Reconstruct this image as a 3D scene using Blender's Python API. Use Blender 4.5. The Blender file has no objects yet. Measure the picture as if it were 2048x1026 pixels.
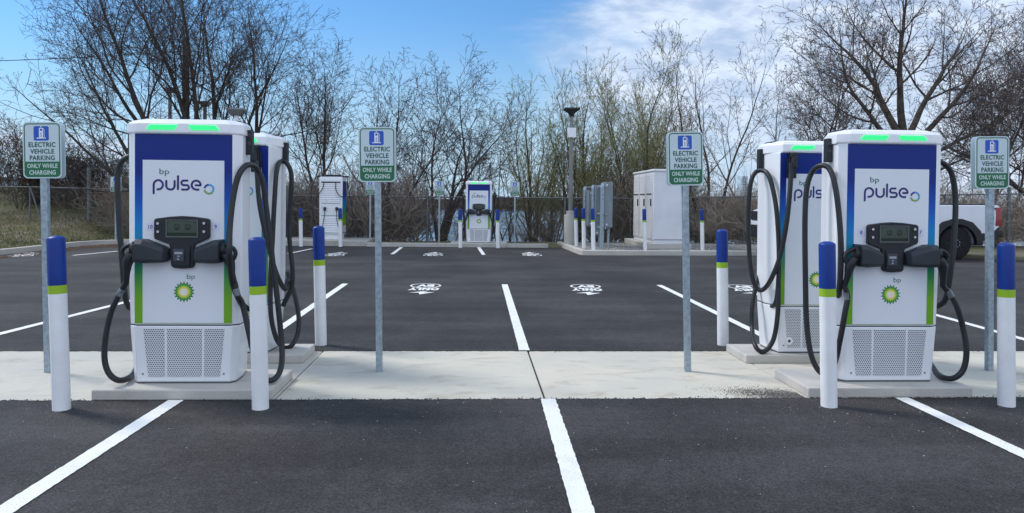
import bpy, bmesh, math, random
import numpy as np
from mathutils import Matrix, Vector
R = math.radians
C = bpy.context.scene.collection
SC = bpy.context.scene

# ------------------------------------------------------------------ camera
F_PX, CX, CY, W_PX, H_PX = 1492.0, 1024.0, 429.0, 2048.0, 1026.0
EYE = 1.45
YAW, PITCH, ROLL = 0.05, 0.018, 0.010
fw = np.array([math.sin(YAW)*math.cos(PITCH), math.cos(YAW)*math.cos(PITCH), -math.sin(PITCH)])
rt0 = np.array([math.cos(YAW), -math.sin(YAW), 0.0])
up0 = np.cross(rt0, fw)
rt = rt0*math.cos(ROLL) + up0*math.sin(ROLL)
up = -rt0*math.sin(ROLL) + up0*math.cos(ROLL)
cam_d = bpy.data.cameras.new('camera')
cam = bpy.data.objects.new('camera', cam_d); C.objects.link(cam); SC.camera = cam
cam.matrix_world = Matrix(((rt[0], up[0], -fw[0], 0.0), (rt[1], up[1], -fw[1], 0.0), (rt[2], up[2], -fw[2], EYE), (0, 0, 0, 1)))
cam_d.sensor_fit = 'HORIZONTAL'; cam_d.sensor_width = 36.0
cam_d.lens = 36.0*F_PX/W_PX
cam_d.shift_y = -(H_PX/2 - CY)/W_PX
cam_d.clip_start = 0.05; cam_d.clip_end = 3000

def at(px, py, Y):
    """world point seen at photo pixel (px, py) at ground distance Y (used to survey positions)"""
    d = fw + rt*(px-CX)/F_PX - up*(py-CY)/F_PX
    return Vector((d[0]*Y/d[1], Y, EYE + d[2]*Y/d[1]))
def gr(px, py, z=0.0):
    d = fw + rt*(px-CX)/F_PX - up*(py-CY)/F_PX
    t = (z-EYE)/d[2]
    return Vector((d[0]*t, d[1]*t, z))

# ------------------------------------------------------------------ world and sun
SUN_EL, SUN_AZ = R(46), R(-62)          # azimuth from +Y towards +X
wd = bpy.data.worlds.new('World'); SC.world = wd; wd.use_nodes = True
nt = wd.node_tree; nt.nodes.clear()
def N(nt, t, **kw):
    n = nt.nodes.new(t)
    for k, v in kw.items(): setattr(n, k, v)
    return n
def math_n(nt, op, a, b=None, c=None, clamp=False):
    n = N(nt, 'ShaderNodeMath', operation=op); n.use_clamp = clamp
    for i, v in enumerate((a, b, c)):
        if v is None: continue
        if isinstance(v, (int, float)): n.inputs[i].default_value = v
        else: nt.links.new(v, n.inputs[i])
    return n.outputs[0]
def map_r(nt, v, a, b, c=0.0, d=1.0, smooth=True):
    n = N(nt, 'ShaderNodeMapRange'); n.interpolation_type = 'SMOOTHSTEP' if smooth else 'LINEAR'
    nt.links.new(v, n.inputs[0])
    for i, x in zip((1, 2, 3, 4), (a, b, c, d)): n.inputs[i].default_value = x
    return n.outputs[0]
sky = N(nt, 'ShaderNodeTexSky', sky_type='NISHITA'); sky.sun_disc = False
sky.sun_elevation = SUN_EL; sky.sun_rotation = SUN_AZ
sky.air_density = 1.25; sky.dust_density = 0.3; sky.ozone_density = 2.6
tc = N(nt, 'ShaderNodeTexCoord')
sep = N(nt, 'ShaderNodeSeparateXYZ'); nt.links.new(tc.outputs['Generated'], sep.inputs[0])
sx, sy, sz = sep.outputs
ay = math_n(nt, 'MAXIMUM', math_n(nt, 'ABSOLUTE', sy), 0.15)
u_ = math_n(nt, 'DIVIDE', sx, ay)          # tangent of azimuth
v_ = math_n(nt, 'DIVIDE', sz, ay)          # tangent of elevation
comb = N(nt, 'ShaderNodeCombineXYZ')
nt.links.new(math_n(nt, 'MULTIPLY', u_, 1.0), comb.inputs[0])
nt.links.new(math_n(nt, 'MULTIPLY', v_, 2.4), comb.inputs[1])
n1 = N(nt, 'ShaderNodeTexNoise'); n1.inputs['Scale'].default_value = 4.2; n1.inputs['Detail'].default_value = 9; n1.inputs['Roughness'].default_value = 0.58; n1.inputs['Distortion'].default_value = 0.35
nt.links.new(comb.outputs[0], n1.inputs['Vector'])
n2 = N(nt, 'ShaderNodeTexNoise'); n2.inputs['Scale'].default_value = 13.0; n2.inputs['Detail'].default_value = 6; n2.inputs['Roughness'].default_value = 0.6
nt.links.new(comb.outputs[0], n2.inputs['Vector'])
# cloud sheet on the right, reaching left as it climbs; thin low bands on the left
lim = math_n(nt, 'SUBTRACT', u_, math_n(nt, 'MULTIPLY', math_n(nt, 'SUBTRACT', n1.outputs[0], 0.5), 0.55))
right = map_r(nt, lim, 0.06, 0.26)
blue_gap = math_n(nt, 'MULTIPLY', map_r(nt, v_, 0.14, 0.03), map_r(nt, u_, 0.62, 0.30))
right = math_n(nt, 'MULTIPLY', right, math_n(nt, 'SUBTRACT', 1.0, math_n(nt, 'MULTIPLY', blue_gap, 0.55)))
comb2 = N(nt, 'ShaderNodeCombineXYZ'); nt.links.new(math_n(nt, 'MULTIPLY', u_, 2.2), comb2.inputs[0]); nt.links.new(math_n(nt, 'MULTIPLY', v_, 14.0), comb2.inputs[1])
n3 = N(nt, 'ShaderNodeTexNoise'); n3.inputs['Scale'].default_value = 1.7; n3.inputs['Detail'].default_value = 5; n3.inputs['Roughness'].default_value = 0.5
nt.links.new(comb2.outputs[0], n3.inputs['Vector'])
low = math_n(nt, 'MULTIPLY', math_n(nt, 'MULTIPLY', map_r(nt, v_, 0.125, 0.065), map_r(nt, n3.outputs[0], 0.40, 0.62)), map_r(nt, u_, -0.05, -0.4))
back = map_r(nt, sy, 0.05, -0.25, 0.0, 1.0)
msk = math_n(nt, 'MAXIMUM', math_n(nt, 'MAXIMUM', right, math_n(nt, 'MULTIPLY', low, 0.9)), back)
msk = math_n(nt, 'MULTIPLY', msk, map_r(nt, n2.outputs[0], 0.25, 0.62, 0.62, 1.0))
puff = math_n(nt, 'MULTIPLY', map_r(nt, n1.outputs[0], 0.35, 0.7, 0.90, 1.04), 1.0)
cr = N(nt, 'ShaderNodeMix', data_type='RGBA')
cr.inputs[6].default_value = (4.3, 5.1, 6.5, 1); cr.inputs[7].default_value = (5.7, 6.6, 8.0, 1)
nt.links.new(map_r(nt, n2.outputs[0], 0.35, 0.65), cr.inputs[0])
tint = N(nt, 'ShaderNodeMix', data_type='RGBA', blend_type='MULTIPLY'); tint.inputs[0].default_value = 1.0
nt.links.new(sky.outputs[0], tint.inputs[6]); tint.inputs[7].default_value = (0.46, 0.74, 1.02, 1)
hz = N(nt, 'ShaderNodeMix', data_type='RGBA'); nt.links.new(map_r(nt, v_, 0.26, 0.0, 0.0, 0.85), hz.inputs[0])
nt.links.new(tint.outputs[2], hz.inputs[6]); hz.inputs[7].default_value = (3.9, 5.3, 6.9, 1)
mx = N(nt, 'ShaderNodeMix', data_type='RGBA')
nt.links.new(msk, mx.inputs[0]); nt.links.new(hz.outputs[2], mx.inputs[6]); nt.links.new(cr.outputs[2], mx.inputs[7])
bk = N(nt, 'ShaderNodeMix', data_type='RGBA')       # even bright sky added behind the camera, unseen, to fill camera-facing sides
nt.links.new(back, bk.inputs[0]); nt.links.new(mx.outputs[2], bk.inputs[6]); bk.inputs[7].default_value = (6.6, 7.6, 9.4, 1)
mx = bk
bg = N(nt, 'ShaderNodeBackground'); bg.inputs[1].default_value = 0.10
nt.links.new(mx.outputs[2], bg.inputs[0])
ow = N(nt, 'ShaderNodeOutputWorld'); nt.links.new(bg.outputs[0], ow.inputs[0])

sl = bpy.data.lights.new('sun', 'SUN'); sl.energy = 2.0; sl.angle = R(14); sl.color = (1.0, 0.95, 0.88)
so = bpy.data.objects.new('sun', sl); C.objects.link(so)
sd = Vector((math.sin(SUN_AZ)*math.cos(SUN_EL), math.cos(SUN_AZ)*math.cos(SUN_EL), math.sin(SUN_EL)))
so.rotation_euler = sd.to_track_quat('Z', 'Y').to_euler(); so.location = (-8, 6, 14)

SC.view_settings.view_transform = 'Standard'; SC.view_settings.look = 'None'
SC.view_settings.gamma = 1.0; SC.view_settings.exposure = 0.44; SC.view_settings.use_curve_mapping = False
SC.cycles.max_bounces = 6; SC.cycles.use_denoising = True
rng = random.Random(7)

# ------------------------------------------------------------------ helpers
def tag(o, label=None, cat=None, group=None, kind=None):
    if label: o['label'] = label
    if cat: o['category'] = cat
    if group: o['group'] = group
    if kind: o['kind'] = kind
    return o
def empty(name, loc, rz=0.0, label=None, cat=None, group=None, kind=None):
    o = bpy.data.objects.new(name, None); C.objects.link(o); o.location = loc; o.rotation_euler = (0, 0, rz)
    o.empty_display_size = 0.1
    return tag(o, label, cat, group, kind)
def dup(o, parent=None):
    c = o.copy(); C.objects.link(c); c.parent = parent
    for ch in list(o.children): dup(ch, c)
    return c

class MB:
    """collects polygons and links them as one mesh object"""
    def __init__(s): s.v = []; s.f = []; s.m = []; s.s = []
    def add(s, vs, fs, m=0, smooth=False):
        b = len(s.v); s.v += [tuple(v) for v in vs]
        for f in fs: s.f.append([b+i for i in f]); s.m.append(m); s.s.append(smooth)
        return s
    def box(s, x0, x1, y0, y1, z0, z1, m=0):
        return s.add([(x0,y0,z0),(x1,y0,z0),(x1,y1,z0),(x0,y1,z0),(x0,y0,z1),(x1,y0,z1),(x1,y1,z1),(x0,y1,z1)],
                     [(0,3,2,1),(4,5,6,7),(0,1,5,4),(1,2,6,5),(2,3,7,6),(3,0,4,7)], m)
    def loft(s, rings, m=0, smooth=False, caps=True):
        n = len(rings[0]); vs = [p for r in rings for p in r]; fs = []
        for k in range(len(rings)-1):
            for i in range(n):
                j = (i+1) % n; fs.append((k*n+i, k*n+j, (k+1)*n+j, (k+1)*n+i))
        if caps: fs.append(tuple(range(n))[::-1]); fs.append(tuple((len(rings)-1)*n+i for i in range(n)))
        return s.add(vs, fs, m, smooth)
    def prism(s, poly, y0, y1, m=0):
        """polygon in x,z extruded along y"""
        return s.loft([[(x, y1, z) for x, z in poly], [(x, y0, z) for x, z in poly]], m)
    def plate(s, poly, z0, z1, m=0):
        return s.loft([[(x, y, z0) for x, y in poly], [(x, y, z1) for x, y in poly]], m)
    def tube(s, pts, rad, n=10, m=0, caps=True):
        P = np.array([tuple(p) for p in pts], float)
        k = len(P); rr = np.full(k, rad) if isinstance(rad, (int, float)) else np.array(rad, float)
        T = np.gradient(P, axis=0); T /= np.linalg.norm(T, axis=1)[:, None]+1e-12
        a = np.array([0, 0, 1.0]) if abs(T[0][2]) < .9 else np.array([0, 1.0, 0])
        u = np.cross(T[0], a); u /= np.linalg.norm(u); rings = []
        for i in range(k):
            u = u - T[i]*(u@T[i]); u /= np.linalg.norm(u)+1e-12; w = np.cross(T[i], u)
            rings.append([tuple(P[i]+rr[i]*(math.cos(t)*u+math.sin(t)*w)) for t in [2*math.pi*j/n for j in range(n)]])
        return s.loft(rings, m, True, caps)
    def cyl(s, p0, p1, r0, r1=None, n=20, m=0):
        return s.tube([p0, p1], [r0, r0 if r1 is None else r1], n, m)
    def lathe(s, prof, c=(0, 0, 0), n=28, m=0):
        rings = [[(c[0]+r*math.cos(2*math.pi*j/n), c[1]+r*math.sin(2*math.pi*j/n), c[2]+z) for j in range(n)] for r, z in prof]
        return s.loft(rings, m, True, True)
    def build(s, name, mats, parent=None, bevel=0.0, seg=2, xf=None, **tg):
        me = bpy.data.meshes.new(name); me.from_pydata(s.v, [], s.f)
        for mm in (mats if isinstance(mats, (list, tuple)) else [mats]): me.materials.append(mm)
        me.polygons.foreach_set('material_index', s.m); me.polygons.foreach_set('use_smooth', s.s)
        if xf is not None: me.transform(xf)
        bm = bmesh.new(); bm.from_mesh(me)
        bmesh.ops.remove_doubles(bm, verts=bm.verts, dist=1e-5)
        bmesh.ops.recalc_face_normals(bm, faces=bm.faces)
        if bevel:
            es = [e for e in bm.edges if len(e.link_faces) == 2 and e.calc_face_angle(0) > R(28)]
            r = bmesh.ops.bevel(bm, geom=es, offset=bevel, segments=seg, affect='EDGES', profile=0.6, clamp_overlap=True)
            for f in r['faces']: f.smooth = True
        bm.to_mesh(me); bm.free()
        if any(s.s): me.set_sharp_from_angle(angle=R(38))
        o = bpy.data.objects.new(name, me); C.objects.link(o); o.parent = parent
        return tag(o, **tg)

def ribbon(mb, pts, w, y, m=0, closed=False, t=0.0015):
    """flat stroke of width w through (x,z) points, standing t proud of plane y towards -y"""
    P = [np.array(p, float) for p in pts]; n = len(P); L = []; Rr = []
    for i in range(n):
        a = P[i-1] if (i > 0 or closed) else P[i]; b = P[(i+1) % n] if (i < n-1 or closed) else P[i]
        d = b-a; d /= np.linalg.norm(d)+1e-9; q = np.array([-d[1], d[0]])*w/2
        L.append(P[i]+q); Rr.append(P[i]-q)
    k = n if closed else n-1
    for i in range(k):
        j = (i+1) % n
        quad = [L[i], L[j], Rr[j], Rr[i]]
        mb.add([(p[0], y-t, p[1]) for p in quad], [(0, 1, 2, 3)], m)
def arc(cx, cz, r, a0, a1, n=12, rz=None):
    rz = rz or r
    return [(cx+r*math.cos(R(a0+(a1-a0)*i/n)), cz+rz*math.sin(R(a0+(a1-a0)*i/n))) for i in range(n+1)]
def rrect(x0, x1, z0, z1, r, n=5):
    return arc(x1-r, z1-r, r, 0, 90, n)+arc(x0+r, z1-r, r, 90, 180, n)+arc(x0+r, z0+r, r, 180, 270, n)+arc(x1-r, z0+r, r, 270, 360, n)

_tcache = {}
def text_pts(body, bold=0.0, sp=1.0):
    key = (body, bold, sp)
    if key in _tcache: return _tcache[key]
    cu = bpy.data.curves.new('t', 'FONT'); cu.body = body; cu.resolution_u = 3; cu.offset = bold; cu.space_character = sp
    o = bpy.data.objects.new('t', cu); C.objects.link(o); bpy.context.view_layer.update()
    me = bpy.data.meshes.new_from_object(o.evaluated_get(bpy.context.evaluated_depsgraph_get()))
    V = np.array([v.co[:2] for v in me.vertices]); Fc = [tuple(p.vertices) for p in me.polygons]
    bpy.data.objects.remove(o); bpy.data.curves.remove(cu); bpy.data.meshes.remove(me)
    V -= V.min(0); _tcache[key] = (V, Fc, V.max(0)); return _tcache[key]
def text(mb, body, cx, cz, w, h, y, m=0, bold=0.0, sp=1.0):
    """lettering fitted to w by h centred on (cx, cz), lying on plane y facing -y; w None keeps its proportions"""
    V, Fc, mxv = text_pts(body, bold, sp); kz = h/mxv[1]; kx = kz if w is None else w/mxv[0]
    mb.add([(cx+(x-mxv[0]/2)*kx, y, cz+(z-mxv[1]/2)*kz) for x, z in V], Fc, m)

def smooth_path(pts, n=10):
    """Catmull-Rom through the points"""
    P = [np.array(tuple(p), float) for p in pts]; P = [2*P[0]-P[1]]+P+[2*P[-1]-P[-2]]; out = []
    for i in range(1, len(P)-2):
        for k in range(n):
            t = k/n; a, b, c, d = P[i-1], P[i], P[i+1], P[i+2]
            out.append(0.5*((2*b)+(-a+c)*t+(2*a-5*b+4*c-d)*t*t+(-a+3*b-3*c+d)*t**3))
    out.append(P[-2]); return out

# ------------------------------------------------------------------ materials
def mat(name, col, rough=0.5, metal=0.0, var=0.0, vs=3.0, bump=0.0, bs=40.0, spec=0.5, detail=5, col2=None, coat=0.0):
    m = bpy.data.materials.new(name); m.use_nodes = True; t = m.node_tree; b = t.nodes['Principled BSDF']
    b.inputs['Roughness'].default_value = rough; b.inputs['Metallic'].default_value = metal
    b.inputs['Specular IOR Level'].default_value = spec; b.inputs['Coat Weight'].default_value = coat
    c = (*col, 1); co = N(t, 'ShaderNodeTexCoord')
    nz = N(t, 'ShaderNodeTexNoise'); nz.inputs['Scale'].default_value = vs; nz.inputs['Detail'].default_value = detail; nz.inputs['Roughness'].default_value = 0.62
    t.links.new(co.outputs['Object'], nz.inputs['Vector'])
    mx = N(t, 'ShaderNodeMix', data_type='RGBA'); t.links.new(map_r(t, nz.outputs[0], 0.3, 0.7), mx.inputs[0])
    if col2: mx.inputs[6].default_value = c; mx.inputs[7].default_value = (*col2, 1)
    else:
        mx.inputs[6].default_value = (*[x*(1-var) for x in col], 1); mx.inputs[7].default_value = (*[min(1, x*(1+var)) for x in col], 1)
    t.links.new(mx.outputs[2], b.inputs['Base Color'])
    if bump:
        nb = N(t, 'ShaderNodeTexNoise'); nb.inputs['Scale'].default_value = bs; nb.inputs['Detail'].default_value = 4
        t.links.new(co.outputs['Object'], nb.inputs['Vector'])
        bp = N(t, 'ShaderNodeBump'); bp.inputs['Strength'].default_value = bump; bp.inputs['Distance'].default_value = 0.01
        t.links.new(nb.outputs[0], bp.inputs['Height']); t.links.new(bp.outputs[0], b.inputs['Normal'])
    return m
def ramp(t, fac, stops, interp='LINEAR'):
    r = N(t, 'ShaderNodeValToRGB'); r.color_ramp.interpolation = interp; e = r.color_ramp.elements
    while len(e) < len(stops): e.new(0.5)
    for x, (p, c) in zip(e, stops): x.position = p; x.color = (*c, 1)
    t.links.new(fac, r.inputs[0]); return r.outputs[0]

def asphalt_mat():
    m = mat('asphalt', (0.05, 0.05, 0.05), 0.9); t = m.node_tree; b = t.nodes['Principled BSDF']; co = N(t, 'ShaderNodeTexCoord')
    def nz(s, d=4, r=.6, src=None):
        n = N(t, 'ShaderNodeTexNoise'); n.inputs['Scale'].default_value = s; n.inputs['Detail'].default_value = d; n.inputs['Roughness'].default_value = r
        t.links.new(src or co.outputs['Object'], n.inputs['Vector']); return n.outputs[0]
    fine = nz(95, 3, .8); mid = nz(9, 5, .6); big = nz(.55, 4, .55)
    mp = N(t, 'ShaderNodeMapping'); mp.inputs['Scale'].default_value = (0.25, 2.2, 1); t.links.new(co.outputs['Object'], mp.inputs[0])
    lane = nz(.9, 5, .55, mp.outputs[0])
    a = math_n(t, 'ADD', math_n(t, 'MULTIPLY', map_r(t, fine, .25, .75), .62), math_n(t, 'MULTIPLY', map_r(t, mid, .3, .7), .09))
    a = math_n(t, 'ADD', a, math_n(t, 'MULTIPLY', map_r(t, big, .35, .65), .20)); a = math_n(t, 'ADD', a, math_n(t, 'MULTIPLY', map_r(t, lane, .35, .65), .12))
    c = ramp(t, a, [(0.18, (.006, .0055, .006)), (.48, (.0275, .0265, .0265)), (.82, (.078, .075, .075))])
    vo = N(t, 'ShaderNodeTexVoronoi'); vo.inputs['Scale'].default_value = 38; t.links.new(co.outputs['Object'], vo.inputs['Vector'])
    sc_ = N(t, 'ShaderNodeSeparateColor'); t.links.new(vo.outputs['Color'], sc_.inputs[0])
    sp = math_n(t, 'MULTIPLY', math_n(t, 'LESS_THAN', vo.outputs['Distance'], .16), math_n(t, 'GREATER_THAN', sc_.outputs[0], .93))
    mx = N(t, 'ShaderNodeMix', data_type='RGBA'); t.links.new(math_n(t, 'MULTIPLY', sp, .5), mx.inputs[0]); t.links.new(c, mx.inputs[6]); mx.inputs[7].default_value = (.22, .2, .18, 1)
    # dusty film where tyres never run, and a darker, fresher strip of mix beside the island
    t.links.new(mx.outputs[2], b.inputs['Base Color'])
    hgt = math_n(t, 'ADD', fine, math_n(t, 'MULTIPLY', mid, .2))
    bp = N(t, 'ShaderNodeBump'); bp.inputs['Strength'].default_value = .55; bp.inputs['Distance'].default_value = .012
    t.links.new(hgt, bp.inputs['Height']); t.links.new(bp.outputs[0], b.inputs['Normal'])
    b.inputs['Roughness'].default_value = .82; b.inputs['Specular IOR Level'].default_value = .35
    return m
def concrete_mat(name, base, warm, stain=.25):
    m = mat(name, base, .88); t = m.node_tree; b = t.nodes['Principled BSDF']; co = N(t, 'ShaderNodeTexCoord')
    gm = N(t, 'ShaderNodeNewGeometry')
    def nz(s, d=5, r=.6, sc=(1, 1, 1)):
        mp = N(t, 'ShaderNodeMapping'); mp.inputs['Scale'].default_value = sc; t.links.new(gm.outputs['Position'], mp.inputs[0])
        n = N(t, 'ShaderNodeTexNoise'); n.inputs['Scale'].default_value = s; n.inputs['Detail'].default_value = d; n.inputs['Roughness'].default_value = r; n.inputs['Distortion'].default_value = .6
        t.links.new(mp.outputs[0], n.inputs['Vector']); return n.outputs[0]
    m1 = N(t, 'ShaderNodeMix', data_type='RGBA'); t.links.new(map_r(t, nz(1.1), .35, .65), m1.inputs[0]); m1.inputs[6].default_value = (*base, 1); m1.inputs[7].default_value = (*warm, 1)
    m2 = N(t, 'ShaderNodeMix', data_type='RGBA', blend_type='MULTIPLY'); t.links.new(math_n(t, 'MULTIPLY', map_r(t, nz(2.6, 7, .65, (1, 2.2, 1)), .5, .72), stain), m2.inputs[0])
    t.links.new(m1.outputs[2], m2.inputs[6]); m2.inputs[7].default_value = (.62, .56, .47, 1)
    m3 = N(t, 'ShaderNodeMix', data_type='RGBA', blend_type='MULTIPLY'); t.links.new(math_n(t, 'MULTIPLY', map_r(t, nz(60, 3, .7), .52, .75), .35), m3.inputs[0])
    t.links.new(m2.outputs[2], m3.inputs[6]); m3.inputs[7].default_value = (.6, .6, .6, 1); t.links.new(m3.outputs[2], b.inputs['Base Color'])
    bp = N(t, 'ShaderNodeBump'); bp.inputs['Strength'].default_value = .25; bp.inputs['Distance'].default_value = .004
    t.links.new(nz(90, 4), bp.inputs['Height']); t.links.new(bp.outputs[0], b.inputs['Normal'])
    return m
def wrap_mat():
    """printed film: navy at the top running through azure and teal to lime at the foot"""
    m = mat('printed_wrap', (.05, .1, .5), .42, spec=.3); t = m.node_tree; b = t.nodes['Principled BSDF']; co = N(t, 'ShaderNodeTexCoord')
    s = N(t, 'ShaderNodeSeparateXYZ'); t.links.new(co.outputs['Object'], s.inputs[0])
    c = ramp(t, map_r(t, s.outputs[2], .44, 1.84, 0, 1, False), [(0, (.17, .40, .02)), (.14, (.17, .42, .02)), (.27, (.04, .30, .09)), (.36, (.01, .27, .26)), (.52, (.006, .22, .56)), (.64, (.006, .10, .46)), (.80, (.003, .021, .22)), (1, (.003, .021, .20))])
    t.links.new(c, b.inputs['Base Color']); return m
def perf_mat():
    """punched sheet: hexagonal grid of round holes"""
    m = mat('perforated_sheet', (.62, .66, .7), .5); t = m.node_tree; b = t.nodes['Principled BSDF']; co = N(t, 'ShaderNodeTexCoord')
    s = N(t, 'ShaderNodeSeparateXYZ'); t.links.new(co.outputs['Object'], s.inputs[0]); p = .0165
    a = math_n(t, 'DIVIDE', s.outputs[0], p); c = math_n(t, 'DIVIDE', s.outputs[2], p*1.732)
    def dist(o):
        x = math_n(t, 'SUBTRACT', math_n(t, 'FRACT', math_n(t, 'ADD', a, 100+o)), .5); z = math_n(t, 'MULTIPLY', math_n(t, 'SUBTRACT', math_n(t, 'FRACT', math_n(t, 'ADD', c, 100+o)), .5), 1.732)
        return math_n(t, 'SQRT', math_n(t, 'ADD', math_n(t, 'MULTIPLY', x, x), math_n(t, 'MULTIPLY', z, z)))
    d = math_n(t, 'MINIMUM', dist(0), dist(.5)); hole = map_r(t, d, .31, .27)
    mx = N(t, 'ShaderNodeMix', data_type='RGBA'); t.links.new(hole, mx.inputs[0]); mx.inputs[6].default_value = (.66, .68, .72, 1); mx.inputs[7].default_value = (.015, .012, .012, 1)
    t.links.new(mx.outputs[2], b.inputs['Base Color']); return m
def emis_mat(name, col, e, base=(.02, .1, .03)):
    m = mat(name, base, .4); b = m.node_tree.nodes['Principled BSDF']; b.inputs['Emission Color'].default_value = (*col, 1); b.inputs['Emission Strength'].default_value = e; return m

def paint_mat():
    """worn road paint with pits where the stone shows through"""
    m = mat('road_paint', (.8, .8, .78), .75, bump=.5, bs=120); t = m.node_tree; b = t.nodes['Principled BSDF']; g_ = N(t, 'ShaderNodeNewGeometry')
    def nz(s, d, r):
        n = N(t, 'ShaderNodeTexNoise'); n.inputs['Scale'].default_value = s; n.inputs['Detail'].default_value = d; n.inputs['Roughness'].default_value = r; t.links.new(g_.outputs['Position'], n.inputs['Vector']); return n.outputs[0]
    wear = math_n(t, 'ADD', nz(110, 3, .7), math_n(t, 'MULTIPLY', math_n(t, 'SUBTRACT', nz(2.2, 5, .65), .5), .35))
    mx = N(t, 'ShaderNodeMix', data_type='RGBA'); t.links.new(map_r(t, wear, .60, .70, 0, .8), mx.inputs[0]); mx.inputs[6].default_value = (.78, .79, .78, 1); mx.inputs[7].default_value = (.16, .155, .15, 1)
    m2 = N(t, 'ShaderNodeMix', data_type='RGBA', blend_type='MULTIPLY'); t.links.new(map_r(t, nz(5, 5, .6), .45, .75, 0, .35), m2.inputs[0]); t.links.new(mx.outputs[2], m2.inputs[6]); m2.inputs[7].default_value = (.72, .70, .64, 1)
    t.links.new(m2.outputs[2], b.inputs['Base Color']); return m
def light_mat(s):
    """row of slanted LED segments"""
    m = emis_mat('status_green', (.02, .95, .22), 1.0); t = m.node_tree; b = t.nodes['Principled BSDF']; co = N(t, 'ShaderNodeTexCoord'); q = N(t, 'ShaderNodeSeparateXYZ'); t.links.new(co.outputs['Object'], q.inputs[0])
    a = math_n(t, 'FRACT', math_n(t, 'ADD', math_n(t, 'MULTIPLY', math_n(t, 'ADD', q.outputs[0], math_n(t, 'MULTIPLY', q.outputs[2], .35*s)), 27), 100))
    t.links.new(map_r(t, a, .05, .09, .35, 1.0), b.inputs['Emission Strength']); return m
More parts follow.
